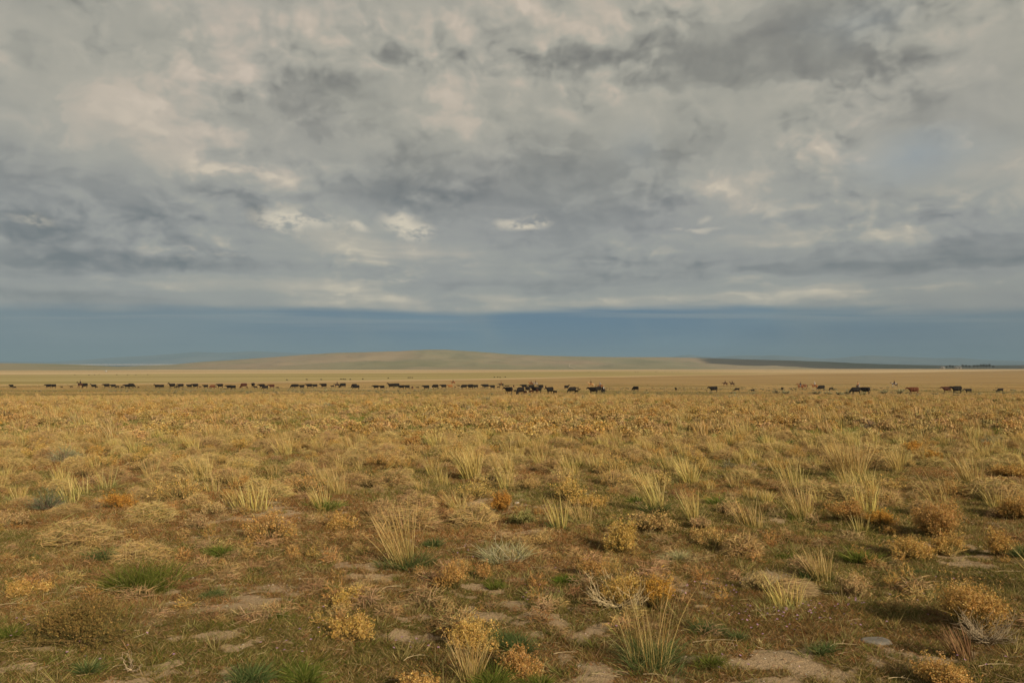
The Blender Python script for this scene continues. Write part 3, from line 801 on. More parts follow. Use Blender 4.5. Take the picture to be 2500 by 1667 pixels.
def g_twig_ball(seed, w, h, n=26, col=(0.52, 0.43, 0.28), r=0.0035):
    """tumbleweed skeleton: arching, forking pale twigs"""
    rs = np.random.default_rng(seed); g = Geo()
    for i in range(n):
        a = rs.uniform(0, 2 * pi); el = rs.uniform(-0.1, 1.0)
        t = np.linspace(0, 1, 9)
        R = w * 0.5 * rs.uniform(0.75, 1.05)
        curl = rs.uniform(-1.2, 1.2)
        aa = a + curl * t
        rad = R * np.sin(t * 1.5)
        z = h * (0.05 + (0.25 + 0.75 * el) * t ** 1.3) + 0.02 * rs.normal(0, 1, 9) * h
        P = np.stack([rad * np.cos(aa), rad * np.sin(aa), np.maximum(z, 0.01)], -1)
        P += rs.normal(0, 0.006, P.shape)
        c = np.asarray(col) * rs.uniform(0.7, 1.15)
        tube(g, P, r, r * 0.35, c, 3)
        for _ in range(3):
            k = rs.integers(2, 8); q = P[k]
            d = unit(P[k] - P[k - 1] + rs.normal(0, 0.035, 3))
            s_ = np.linspace(0, 1, 4)[:, None] * rs.uniform(0.2, 0.5) * R
            Q = q + d * s_ + rs.normal(0, 0.008, (4, 3)) * s_ / R
            Q[:, 2] = np.maximum(Q[:, 2], 0.008)
            tube(g, Q, r * 0.6, r * 0.25, c, 3)
    return g
def g_stick(seed, L, r=0.004, bend=0.25, forks=1, col=(0.42, 0.32, 0.20)):
    rs = np.random.default_rng(seed); g = Geo()
    t = np.linspace(0, 1, 9)
    P = np.stack([L * (t - 0.5), bend * L * (np.sin(t * pi * rs.uniform(0.8, 1.6) + rs.uniform(0, 1)) - 0.5) * 0.5 + rs.normal(0, 0.012 * L, 9), 0.012 + 0.03 * L * np.sin(t * pi)], -1)
    c = np.asarray(col) * rs.uniform(0.8, 1.15)
    tube(g, P, r, r * 0.5, c, 4)
    for _ in range(forks):
        k = int(rs.integers(3, 7)); d = unit(P[k] - P[k - 1]) ; d = unit(d + np.array([0, rs.choice([-1, 1]) * 0.8, 0.25]))
        s_ = np.linspace(0, 1, 4)[:, None] * L * rs.uniform(0.15, 0.35)
        tube(g, P[k] + d * s_, r * 0.7, r * 0.3, c, 4)
    return g

ORD = ['first', 'second', 'third', 'fourth', 'fifth', 'sixth', 'seventh', 'eighth', 'ninth', 'tenth', 'eleventh', 'twelfth', 'thirteenth',
       'fourteenth', 'fifteenth', 'sixteenth', 'seventeenth', 'eighteenth', 'nineteenth', 'twentieth']
def plant_root(name, px, py, label, cat, group=None, rz=0.0):
    x, y = at(px, py)
    e = bpy.data.objects.new(name, None); COL.objects.link(e)
    e.location = (x, y, gz(x, y) - 0.01); e.rotation_euler = (0, 0, rz); e.empty_display_size = 0.1
    tag(e, label, cat, group)
    return e, y
hero_xy = []     # where nothing else is scattered

# ---- tall bunchgrasses: base pixel, top pixel row, width px, stalks, green share, lean, colour of the leaves, label
BG = [
 (985, 1372, 1182, 128, 46, 300, (-0.20, 0), BLUEG, 'tall bunchgrass with long straw stalks leaning left over a dark green base, left of centre'),
 (1590, 1606, 1330, 235, 26, 700, (-0.06, 0), BLUEG, 'big blue-green bunchgrass with few tall bent stalks, at the bottom right of centre'),
 (1152, 1170, 1084, 92, 120, 160, (-0.12, 0), PALEG, 'dense pale straw bunchgrass standing tall near the centre'),
 (1242, 1162, 1098, 48, 60, 60, (-0.12, 0), PALEG, 'narrow straw bunchgrass just right of the dense central tuft'),
 (785, 1240, 1168, 98, 26, 240, (-0.15, 0), GREEN, 'low green bunchgrass with thin straw stalks, left of the long leaning stalks'),
 (1602, 1252, 1122, 92, 50, 200, (-0.22, 0), BLUEG, 'bunchgrass with straw stalks leaning left above the round amber brush at centre right'),
 (1692, 1278, 1190, 54, 40, 90, (-0.18, 0), PALEG, 'slim straw bunchgrass standing behind a small tan bush at centre right'),
 (1962, 1264, 1146, 100, 60, 230, (-0.12, 0), GREEN, 'wide bunchgrass with straw top and green foot, left of the yellow mound'),
 (2075, 1168, 1058, 150, 170, 260, (-0.12, 0), PALEG, 'widest straw bunchgrass of the right half, many upright stalks'),
 (2192, 1156, 1082, 50, 44, 70, (-0.18, 0), PALEG, 'thin leaning straw tuft between the widest bunchgrass and the brown mounds on the right'),
 (2005, 1396, 1300, 104, 60, 180, (-0.15, 0), BLUEG, 'bunchgrass of stiff straw stalks in front of the large amber bush on the right'),
 (2296, 1236, 1118, 130, 16, 10, (-0.30, 0), PALEG, 'sparse long curved stalks rising behind the large amber bush'),
 (1684, 1176, 1106, 84, 80, 160, (-0.12, 0), PALEG, 'pale green and straw bunchgrass beyond the slim tuft, right of centre'),
 (372, 1166, 1106, 58, 28, 60, (-0.04, 0), PALEG, 'upright straw tuft of parallel stalks behind the low pale grass on the left'),
 (455, 1184, 1146, 62, 60, 110, (0.0, 0), SAGE, 'spiky grey-straw grass tuft on the left, stalks fanned out'),
 (255, 1190, 1122, 84, 14, 90, (-0.08, 0), PALEG, 'loose grass tuft with a few arching stalks right of the grey sagebrush'),
 (200, 1206, 1140, 70, 10, 120, (-0.15, 0), GREEN, 'green grass tuft with two curved stalks below the grey sagebrush'),
 (45, 1220, 1176, 60, 30, 110, (-0.02, 0), PALEG, 'pale grass tuft near the left edge below the sagebrush'),
 (158, 1306, 1266, 62, 40, 80, (0.05, 0), PALEG, 'small pale grass tuft low on the left above the green clump'),
 (1150, 1640, 1500, 100, 60, 20, (-0.04, 0), GREEN, 'upright dry stalks rising behind the bright green grass at the bottom edge'),
 (1420, 1262, 1200, 110, 40, 260, (-0.1, 0), PALEG, 'pale green grass tuft in front of an amber bush right of centre'),
 (1830, 1222, 1186, 60, 50, 120, (-0.02, 0), PALEG, 'short cream coloured grass tuft right of centre'),
 (1870, 1232, 1196, 56, 44, 120, (0.02, 0), PALEG, 'short cream coloured grass tuft next to its twin, right of centre'),
 (2372, 1180, 1096, 130, 60, 150, (-0.22, 0), PALEG, 'arching straw grass spilling over pinkish brush on the right'),
 (1395, 1160, 1090, 90, 34, 110, (-0.25, 0), PALEG, 'leaning thin straw tuft right of the narrow central tufts'),
 (2100, 1298, 1240, 90, 20, 180, (-0.05, 0), GREEN, 'green grass tuft with short stalks under the yellow mound'),
]
def build_bunch(px, py, top, wpx, ns, ng, lean, pal, label, seed):
    e, y = plant_root('bunchgrass', px, py, label, 'grass tuft', 'tall bunchgrasses of the foreground')
    s = mpp(y); w = wpx * s; h = (py - top) * s
    px_m = y / 796.0                     # size of one rendered pixel
    bw = max(0.004, px_m * 0.55)
    if ng >= 30:
        g = g_green_clump(seed, w * 1.05, min(h * 0.5, 0.24), int(ng * 1.5), pal, 2, bw * 1.0, 0.2)
        link('leaves', g.mesh('leaves', [M_LEAF]), e)
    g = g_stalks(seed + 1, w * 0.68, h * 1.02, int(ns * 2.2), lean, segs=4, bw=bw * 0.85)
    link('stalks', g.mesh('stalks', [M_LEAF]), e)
    hero_xy.append((e.location.x, e.location.y, w * 0.45))
for i, q in enumerate(BG): build_bunch(*q, 100 + i * 3)

# ---- rabbitbrush: base px, base row, top row, width, heads, palette, label
RB = [
 (1228, 1238, 1188, 62, 520, ORANGE, 'small intensely orange brush beside a white pebble, near the centre'),
 (2302, 1312, 1214, 132, 1500, AMBER, 'large rounded amber bush with long stalks behind it, on the right'),
 (2152, 1282, 1244, 82, 500, ORANGE, 'low flat yellow-orange mound left of the large amber bush'),
 (2215, 1352, 1300, 118, 620, AMBER, 'brown and amber brush lying in front of the large amber bush, left part'),
 (2312, 1352, 1292, 92, 520, AMBER, 'amber brush lying in front of the large amber bush, right part'),
 (2440, 1354, 1288, 76, 520, AMBER, 'compact golden bush near the right edge beside a dark green tuft'),
 (2478, 1264, 1198, 92, 700, AMBER, 'golden bush with dark stems cut by the right edge'),
 (1512, 1460, 1374, 128, 1000, AMBER, 'amber brush inside the pale tumbleweed skeleton, bottom right of centre'),
 (1606, 1468, 1380, 84, 760, ORANGE, 'deep amber brush just right of the pale tumbleweed skeleton'),
 (1506, 1334, 1250, 100, 900, AMBER, 'tall golden bush with dark green foot right of centre'),
 (1440, 1236, 1206, 92, 480, AMBER, 'wide low golden bush behind a pale green tuft'),
 (1104, 1434, 1362, 72, 620, AMBER, 'amber bush with dark stems below, right of the leaning stalks'),
 (1182, 1404, 1356, 44, 240, AMBER, 'small sparse amber sprig above a dark green clump'),
 (1274, 1272, 1234, 60, 300, PALEG, 'small yellow-green bush left of bare sand near the centre'),
 (835, 1292, 1240, 76, 420, AMBER, 'tan brush with green foot left of the leaning stalks'),
 (946, 1268, 1220, 82, 460, PINKB, 'pinkish brush directly behind the leaning straw stalks'),
 (72, 1462, 1424, 104, 560, AMBER, 'yellow brush with a dark hollow under it near the left edge'),
 (205, 1584, 1474, 230, 1300, [(0.20, 0.135, 0.05), (0.15, 0.115, 0.04), (0.28, 0.18, 0.07)], 'wide dull brown brush with a pale stick in front, at the bottom left'),
 (852, 1472, 1420, 84, 420, AMBER, 'small amber brush leaning over a green tuft in the lower left half'),
 (855, 1546, 1472, 104, 620, AMBER, 'tan brush below the leaning amber one in the lower left half'),
 (1152, 1556, 1484, 128, 720, AMBER, 'pale yellow topped brush above the dry stalks at the bottom centre'),
 (1276, 1624, 1552, 122, 760, AMBER, 'pale golden brush beside bright green grass at the bottom centre'),
 (1030, 1664, 1606, 112, 620, AMBER, 'pale golden brush at the bottom edge left of the bright green grass'),
 (2382, 1536, 1412, 190, 1900, AMBER, 'largest golden brush with grey twigs at its foot, at the lower right'),
 (2318, 1676, 1608, 150, 700, AMBER, 'yellow brush cut by the bottom edge at the right'),
 (2062, 1268, 1208, 98, 640, AMBER, 'golden bush with olive lower side left of the yellow mound'),
 (592, 1190, 1146, 64, 360, AMBER, 'small round golden bush in the left half beyond the bare patches'),
 (288, 1244, 1204, 76, 460, ORANGE, 'rust brown bush right of the grey-green sagebrush on the left'),
 (1440, 1398, 1344, 78, 360, AMBER, 'sparse golden sprigs left of the pale tumbleweed skeleton'),
 (1842, 1430, 1372, 70, 240, PINKB, 'faint tan brush in the red-brown ground at right'),
 (2080, 1442, 1376, 90, 260, PINKB, 'thin grey and tan brush left of the largest golden brush'),
 (1780, 1262, 1226, 60, 300, PINKB, 'tan sprig beside the slim straw bunchgrass at centre right'),
 (1710, 1292, 1260, 58, 300, PINKB, 'small tan bush with green foot in front of the slim straw bunchgrass'),
 (2172, 1300, 1272, 40, 120, AMBER, 'tiny golden sprig under the low flat yellow mound'),
 (1010, 1090, 1062, 44, 360, AMBER, 'round golden ball of brush left of the dense central straw tuft'),
 (2225, 1100, 1072, 52, 420, ORANGE, 'rounded rust coloured bush of the right middle ground'),
 (2285, 1128, 1098, 44, 360, ORANGE, 'small rust bush over green grass in the right middle ground'),
 (2462, 1166, 1130, 84, 620, AMBER, 'wide golden bush with dark underside near the right edge'),
 (560, 1220, 1196, 30, 160, AMBER, 'tiny golden bush in the left half'),
 (30, 1280, 1238, 66, 300, PINKB, 'reddish brush at the left edge below the pale grass'),
 (480, 1300, 1262, 60, 260, PINKB, 'dry tan brush in the left half beside fallen twigs'),
 (520, 1258, 1214, 54, 260, PINKB, 'upright reddish tan brush in the left half'),
]
def build_rabbit(px, py, top, wpx, n, pal, label, seed):
    e, y = plant_root('rabbitbrush', px, py, label, 'shrub', 'rabbitbrush of the foreground')
    s = mpp(y); w = wpx * s; h = (py - top) * s * 1.02
    pm = y / 796.0
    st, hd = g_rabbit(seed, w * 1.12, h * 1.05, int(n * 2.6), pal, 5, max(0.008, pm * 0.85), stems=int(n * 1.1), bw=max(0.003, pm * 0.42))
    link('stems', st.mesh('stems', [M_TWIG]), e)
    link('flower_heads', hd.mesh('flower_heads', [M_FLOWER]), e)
    hero_xy.append((e.location.x, e.location.y, w * 0.42))
for i, q in enumerate(RB): build_rabbit(*q, 300 + i * 3)

# ---- green clumps
GC = [
 (240, 1360, 1318, 104, 520, BLUEG, 'rounded dark green grass clump low on the left'),
 (352, 1438, 1364, 186, 1300, GREEN, 'largest bright green grass patch at the lower left'),
 (535, 1354, 1318, 70, 360, GREEN, 'small green grass clump left of the bare sand patches'),
 (505, 1464, 1432, 72, 380, BLUEG, 'green grass clump between bare sand spots at the lower left'),
 (620, 1392, 1366, 46, 200, GREEN, 'little green clump above the sand spots in the lower left half'),
 (818, 1448, 1402, 58, 320, GREEN, 'dark green clump beneath the small leaning amber brush'),
 (1058, 1332, 1300, 52, 260, BLUEG, 'short dark green clump right of the leaning straw stalks'),
 (1378, 1408, 1376, 62, 340, [(0.12, 0.18, 0.03), (0.09, 0.14, 0.025)], 'bright yellow-green clump left of the tumbleweed skeleton'),
 (1258, 1556, 1494, 118, 760, BLUEG, 'blue-green grass clump above the pale golden brush at the bottom centre'),
 (1182, 1660, 1588, 112, 900, GREEN, 'bright green grass clump at the bottom centre under the dry stalks'),
 (1322, 1656, 1596, 84, 520, GREEN, 'bright green grass clump right of the pale golden brush at the bottom'),
 (742, 1648, 1584, 108, 700, GREEN, 'dark green grass clump at the bottom, left of centre'),
 (600, 1664, 1600, 130, 700, BLUEG, 'blue-green grass clump at the bottom edge on the left'),
 (215, 1650, 1606, 70, 260, BLUEG, 'small dark green clump at the bottom left over bare sand'),
 (1652, 1352, 1322, 70, 380, SAGE, 'grey-green grass mound right of the golden bush'),
 (1932, 1350, 1326, 66, 300, GREEN, 'low green grass behind the stiff straw bunchgrass'),
 (2122, 1360, 1320, 84, 460, GREEN, 'bright green clump left of the brush lying before the large amber bush'),
 (1722, 1524, 1488, 84, 380, BLUEG, 'low blue-green clump right of the big bunchgrass'),
 (1812, 1536, 1506, 52, 220, BLUEG, 'small blue-green clump in the red-brown ground at right'),
 (2012, 1594, 1562, 54, 220, BLUEG, 'small green clump on the sand left of the pale flat stone'),
 (1236, 1358, 1312, 116, 560, SAGE, 'low grey-green clump crossed by white twigs near the centre'),
 (1128, 1258, 1238, 40, 160, GREEN, 'tiny dark green clump left of the white pebble'),
 (1206, 1422, 1386, 60, 300, GREEN, 'dark green clump right of the amber bush with dark stems'),
 (1706, 1606, 1550, 90, 460, GREEN, 'dark green clump right of the biggest bunchgrass at the bottom'),
 (2488, 1362, 1320, 50, 300, BLUEG, 'dark blue-green clump at the right edge beside the golden bush'),
 (32, 1576, 1540, 46, 240, GREEN, 'small bright green clump at the left edge near the bottom'),
 (690, 1514, 1482, 44, 180, GREEN, 'sparse dark clump in the lower left half'),
 (2240, 1388, 1368, 46, 200, BLUEG, 'small dark green clump under the brush at the right'),
 (930, 1224, 1196, 60, 260, GREEN, 'dark green clump behind the tops of the leaning stalks'),
 (1545, 1226, 1200, 56, 240, GREEN, 'green clump left of the bunchgrass leaning at centre right'),
 (1770, 1236, 1206, 76, 320, GREEN, 'green grass patch between the straw tufts right of centre'),
]
def build_green(px, py, top, wpx, n, pal, label, seed):
    x, y = at(px, py); s = mpp(y)
    g = g_green_clump(seed, wpx * s, (py - top) * s * 1.15, int(n * 1.5), pal, 2, max(0.004, y / 796.0 * 0.6), 0.08)
    link('grass_clump', g.mesh('grass_clump', [M_LEAF]), None, label, 'grass clump', 'green grass clumps of the foreground', loc=(x, y, gz(x, y) - 0.01))
    hero_xy.append((x, y, wpx * s * 0.4))
for i, q in enumerate(GC): build_green(*q, 600 + i)

# ---- sagebrush
SG = [
 (158, 1132, 1084, 84, 1500, SAGE, 'rounded grey sagebrush with woody twigs on the left'),
 (118, 1244, 1186, 100, 1200, [(0.15, 0.18, 0.10), (0.19, 0.21, 0.13), (0.11, 0.14, 0.07)], 'grey-green sagebrush with loose leaves at the lower left'),
 (14, 1026, 1002, 44, 500, [(0.09, 0.08, 0.05), (0.07, 0.065, 0.04)], 'dark sagebrush cut by the left edge'),
 (1184, 980, 966, 36, 300, SAGE, 'dark grey-green sagebrush alone beyond the golden grass at the centre'),
 (1142, 1004, 990, 22, 200, SAGE, 'small grey sagebrush left of the lone dark one at the centre'),
 (1424, 976, 966, 16, 160, SAGE, 'small grey sagebrush below the cattle right of centre'),
 (1386, 984, 971, 30, 200, SAGE, 'faint grey sagebrush just left of a smaller one, under the cattle'),
 (770, 1022, 1008, 34, 240, SAGE, 'grey sagebrush on the plain left of centre'),
 (545, 998, 989, 22, 160, SAGE, 'low dark sagebrush below the left herd'),
 (740, 992, 983, 20, 150, SAGE, 'round pale sagebrush below the left herd'),
 (800, 993, 984, 30, 200, SAGE, 'second pale sagebrush below the left herd, further right'),
 (920, 992, 982, 26, 180, SAGE, 'pale sagebrush below the middle of the herd line'),
 (1598, 969, 961, 22, 160, SAGE, 'grey sagebrush below the lone cow right of centre'),
 (1573, 971, 966, 14, 100, SAGE, 'smaller sagebrush left of the one below the lone cow'),
 (1695, 975, 968, 12, 100, SAGE, 'tiny dark sagebrush on the open plain at right'),
 (1745, 972, 966, 30, 160, SAGE, 'low dark sagebrush below the cow and calf at right'),
 (1795, 972, 963, 42, 220, SAGE, 'wide dark-footed sagebrush below the walking calves'),
 (1895, 960, 953, 22, 160, SAGE, 'pale sagebrush first of the row under the riders at right'),
 (1920, 961, 954, 26, 160, SAGE, 'pale sagebrush second of the row under the riders at right'),
 (1995, 962, 954, 26, 160, SAGE, 'pale sagebrush below the white-shirted rider'),
 (2022, 963, 955, 22, 160, SAGE, 'pale sagebrush below the black cow behind the white-shirted rider'),
 (2048, 964, 956, 22, 160, SAGE, 'pale sagebrush between the two groups of riders at right'),
 (2070, 961, 954, 18, 160, SAGE, 'pale sagebrush left of the pair of large black cows'),
 (2108, 965, 957, 18, 160, SAGE, 'pale sagebrush at the feet of the pair of large black cows'),
 (2158, 961, 953, 18, 160, SAGE, 'pale sagebrush right of the pair of large black cows'),
 (2197, 961, 951, 18, 200, SAGE, 'brightest round sagebrush below the rider on the paint horse'),
 (2430, 983, 974, 18, 140, BLUEG, 'small green bush on the plain at the far right'),
 (1780, 1142, 1120, 40, 240, SAGE, 'grey sagebrush in the golden grass right of centre'),
 (2122, 1046, 1026, 46, 300, [(0.24, 0.19, 0.15), (0.19, 0.15, 0.115)], 'greyish violet dry brush mound in the right middle ground'),
 (2420, 1086, 1058, 60, 400, SAGE, 'grey-green sagebrush among straw near the right edge'),
]
def build_sage(px, py, top, wpx, n, pal, label, seed):
    e, y = plant_root('sagebrush', px, py, label, 'sagebrush', 'sagebrush scattered on the plain')
    s = mpp(y); w = wpx * s; h = (py - top) * s * 1.05; pm = y / 796.0
    st, lv = g_sage(seed, w, h, n, pal, max(0.004, pm * 0.5), max(0.014, pm * 0.8))
    link('stems', st.mesh('stems', [M_TWIG]), e)
    link('leaves', lv.mesh('leaves', [M_LEAF]), e)
    hero_xy.append((e.location.x, e.location.y, w * 0.42))
for i, q in enumerate(SG): build_sage(*q, 800 + i)

# ---- tumbleweeds, dry brush, sticks, stones
def ball(px, py, top, wpx, label, seed, n=34, col=(0.52, 0.43, 0.28), name='tumbleweed', cat='tumbleweed'):
    x, y = at(px, py); s = mpp(y)
    g = g_twig_ball(seed, wpx * s, (py - top) * s, n, col, 0.0032)
    link(name, g.mesh(name, [M_TWIG]), None, label, cat, None, loc=(x, y, gz(x, y)))
ball(1512, 1470, 1384, 168, 'pale tumbleweed skeleton of curved twigs caught on an amber brush', 5, 40, (0.62, 0.50, 0.30))
ball(2412, 1568, 1490, 130, 'grey tangled tumbleweed against the foot of the largest golden brush', 6, 60, (0.36, 0.29, 0.19))
ball(1252, 1366, 1310, 120, 'few white bent twigs lying over the grey-green clump', 8, 7, (0.52, 0.46, 0.34), 'fallen_branch', 'branch')
ball(320, 1646, 1600, 66, 'pale curled dry weed standing on bare sand at the bottom left', 9, 7, (0.50, 0.40, 0.26), 'dry_weed', 'dry weed')
ball(1858, 1420, 1376, 80, 'grey wiry dry weed in the red-brown ground right of centre', 12, 26, (0.30, 0.26, 0.18), 'dry_weed', 'dry weed')
ball(1862, 1562, 1545, 34, 'small curled cream twig cluster on the ground at the bottom right', 14, 9, (0.52, 0.40, 0.22), 'dry_weed', 'dry weed')
def dry_fan(px, py, top, wpx, n, lean, label, seed, pal=TWIGC):
    x, y = at(px, py); s = mpp(y)
    g = g_stalks(seed, wpx * s, (py - top) * s, n, lean, pal, 3, 0.004, base_w=0.5, droop=(0, 0.1))
    link('dry_weed', g.mesh('dry_weed', [M_TWIG]), None, label, 'dry weed', None, loc=(x, y, gz(x, y)))
dry_fan(2352, 1604, 1508, 90, 120, (-0.35, 0), 'fan of thin reddish dry stems left of the grey tumbleweed', 31, [(0.30, 0.18, 0.10), (0.24, 0.14, 0.08)])
def mat_bundle():
    x, y = at(1936, 1438); s = mpp(y); g = Geo(); rs = np.random.default_rng(77)
    n = 1600; w, h = 96 * s, 46 * s
    Q = dome_points(rs, n, w, h, 0.05, 0.7) * [1, 0.6, 1]
    d = unit(np.stack([np.ones(n), rs.normal(0.1, 0.16, n), rs.normal(0.0, 0.12, n) - Q[:, 0] / w * 0.3], -1))
    blades(g, rs, Q - d * 0.05, d, 0.10 + 0.06 * rs.random(n), 0.004, pick(rs, [(0.22, 0.14, 0.07), (0.30, 0.19, 0.10)], n), pick(rs, TWIGC, n), 0.1, 2)
    link('dry_brush_bundle', g.mesh('dry_brush_bundle', [M_TWIG]), None, 'matted brown bundle of dry stems lying on the ground at the lower right', 'dry brush', None, loc=(x, y, gz(x, y) - 0.02))
mat_bundle()

# sticks: centre pixel, length px, angle in the plan (deg), bend, label
STK = [
 (1745, 1556, 110, 4, 0.10, 'long straight pale stick lying right of the big bunchgrass'),
 (1935, 1462, 90, -14, 0.25, 'bent pale stick on the red-brown ground below the matted bundle'),
 (1880, 1498, 60, 20, 0.1, 'thin stick among tiny violet flowers'),
 (1330, 1382, 60, -20, 0.1, 'straight twig on the ground right of the grey-green clump'),
 (1240, 1252, 46, 50, 0.05, 'thin slanted twig right of the tiny clump near the centre'),
 (250, 1460, 150, -8, 0.15, 'long thin pale branch on the sand below the green patch at the left'),
 (40, 1500, 110, 15, 0.2, 'long brown branch reaching in from the left edge'),
 (118, 1498, 42, 60, 0.4, 'short white forked twig below the yellow brush at the left edge'),
 (236, 1560, 70, 80, 0.15, 'pale leaning stick in front of the wide dull brown brush'),
 (172, 1575, 28, 30, 0.05, 'short straight cream twig under the wide dull brown brush'),
 (680, 1515, 60, 8, 0.3, 'curved twig on the sand in the lower left half'),
 (630, 1452, 44, 25, 0.2, 'reddish twig beside a bare sand spot in the lower left half'),
 (960, 1432, 60, 35, 0.1, 'several crossed straws on the ground left of the amber bush'),
 (1010, 1442, 70, 6, 0.25, 'wavy fallen straw left of the amber bush'),
 (1120, 1618, 80, -50, 0.1, 'slanted twig left of the bright green clump at the bottom'),
 (1010, 1590, 60, 40, 0.3, 'arched pale twig above the golden brush at the bottom'),
 (1380, 1578, 60, 15, 0.15, 'pale twig on the ground right of the blue-green clump'),
 (1740, 1600, 90, -55, 0.05, 'crossed thin sticks standing off the ground at the bottom right'),
 (1600, 1640, 60, -15, 0.15, 'short stick at the bottom edge below the big bunchgrass'),
 (1480, 1640, 70, -12, 0.1, 'pale stick at the bottom edge left of the big bunchgrass'),
 (2050, 1580, 80, 25, 0.3, 'forked dry twig left of the pale flat stone'),
 (2430, 1632, 90, 8, 0.1, 'long thin stick near the right end of the bottom edge'),
 (2200, 1660, 60, -10, 0.2, 'brown stick on the bottom edge at the right'),
 (2460, 1398, 60, 3, 0.1, 'two thin stems lying under the dark clump at the right edge'),
 (1560, 1432, 50, 70, 0.1, 'short bent straw right of the tumbleweed skeleton'),
 (560, 1190, 60, 4, 0.1, 'thin pale stem lying in the grass of the left half'),
 (400, 1195, 60, -10, 0.2, 'thin dry stem under the straw tufts on the left'),
 (875, 1420, 40, 30, 0.2, 'small twig right of the leaning amber brush'),
]
for i, (px, py, lp, ang, bend, lab) in enumerate(STK):
    x, y = at(px, py); s = mpp(y)
    g = g_stick(900 + i, lp * s, 0.0026, bend, 2)
    link('stick', g.mesh('stick', [M_TWIG]), None, lab, 'stick', 'sticks and straws lying on the ground', loc=(x, y, gz(x, y) + 0.015), rz=radians(ang))
def stone(px, py, wpx, hpx, label, seed, col):
    x, y = at(px, py); s = mpp(y)
    m, b = new_mat('stone_surface')
    P = b.n('ShaderNodeTexCoord').outputs['Object']
    n = b.noise(P, 30.0, 5, 0.65, dims='3D')
    finish(b, b.ramp(n, [(0.3, tuple(c * 0.65 for c in col)), (0.55, col), (0.75, tuple(c * 1.2 for c in col))]), 0.9, 0.2)
    bm = bmesh.new(); bmesh.ops.create_icosphere(bm, subdivisions=4, radius=1)
    rng = random.Random(seed)
    sx, sy, sz = wpx * s / 2, wpx * s * 0.34, hpx * s * 1.0
    for v in bm.verts:
        k = 1 + 0.18 * (float(fbm(v.co.x * 2 + 9, v.co.y * 2 + v.co.z * 3 + 5, 3, seed)) - 0.5)
        v.co = Vector((v.co.x * sx * k, v.co.y * sy * k * (1 + 0.25 * v.co.x), max(-0.4, min(v.co.z, 0.62 + 0.1 * v.co.x)) * sz * k * 1.2))
    for f in bm.faces: f.smooth = True
    me = bpy.data.meshes.new('stone'); bm.to_mesh(me); bm.free(); me.materials.append(m)
    link('stone', me, None, label, 'stone', None, loc=(x, y, gz(x, y)), rz=radians(-6))
stone(2138, 1560, 72, 9, 'pale grey flat stone half sunk in the soil at the lower right', 3, (0.22, 0.20, 0.17))
stone(1262, 1224, 13, 6, 'white pebble beside the small orange brush', 4, (0.42, 0.37, 0.31))
stone(1268, 1580, 46, 14, 'tan rounded stone partly under the pale golden brush', 5, (0.34, 0.24, 0.15))
stone(1262, 1100, 10, 7, 'small pale stone left of the dense central straw tuft', 6, (0.4, 0.35, 0.28))

# short names of plants and stones that the labels of their neighbours refer to
LANDMARKS = [(985, 1372, 'the tall left-leaning straw stalks'), (1590, 1606, 'the big blue-green bunchgrass'), (1152, 1170, 'the dense central straw tuft'), (785, 1240, 'the low green tuft'),
 (1602, 1252, 'the tuft with left-leaning straw'), (1692, 1278, 'the slim straw tuft'), (1962, 1264, 'the wide green-footed tuft'), (2075, 1168, 'the widest straw bunchgrass'),
 (2005, 1396, 'the stiff straw bunchgrass'), (455, 1184, 'the spiky grey-straw tuft'), (158, 1306, 'the small pale tuft'), (1395, 1160, 'the leaning thin straw tuft'), (1684, 1176, 'the pale green straw tuft'),
 (1228, 1238, 'the small orange brush'), (2302, 1312, 'the large amber bush'), (2152, 1282, 'the flat yellow-orange mound'), (2440, 1354, 'the compact golden bush'), (1512, 1460, 'the tumbleweed skeleton'),
 (1506, 1334, 'the tall golden bush'), (1104, 1434, 'the dark-stemmed amber bush'), (1274, 1272, 'the yellow-green bush'), (72, 1462, 'the yellow hollow brush'), (205, 1584, 'the wide dull brown brush'),
 (852, 1472, 'the leaning amber brush'), (1276, 1624, 'the pale golden brush'), (2382, 1536, 'the largest golden brush'), (592, 1190, 'the small round golden bush'), (288, 1244, 'the rust brown bush'),
 (1010, 1090, 'the round golden ball'), (2225, 1100, 'the rust coloured bush'), (2462, 1166, 'the dark-bottomed golden bush'), (352, 1438, 'the bright green grass patch'), (505, 1464, 'the left green clump'),
 (240, 1360, 'the dark green clump'), (1378, 1408, 'the yellow-green clump'), (1258, 1556, 'the blue-green clump'), (1236, 1358, 'the twig-crossed clump'), (158, 1132, 'the rounded grey sagebrush'),
 (14, 1026, 'the dark edge sagebrush'), (1184, 980, 'the lone dark sagebrush'), (770, 1022, 'the plain-left sagebrush'), (1780, 1142, 'the gold-grass sagebrush'), (2420, 1086, 'the right-edge sagebrush'),
 (2138, 1560, 'the pale flat stone'), (1936, 1438, 'the matted brown bundle'), (2122, 1046, 'the greyish violet mound'), (1440, 1398, 'the sparse golden sprigs'), (2012, 1594, 'the small clump on sand'),
 (742, 1648, 'the bottom dark clump'), (535, 1354, 'the small mid-left clump'), (560, 1220, 'the tiny golden bush'), (372, 1166, 'the upright parallel stalks'), (2372, 1180, 'the arching straw grass')]

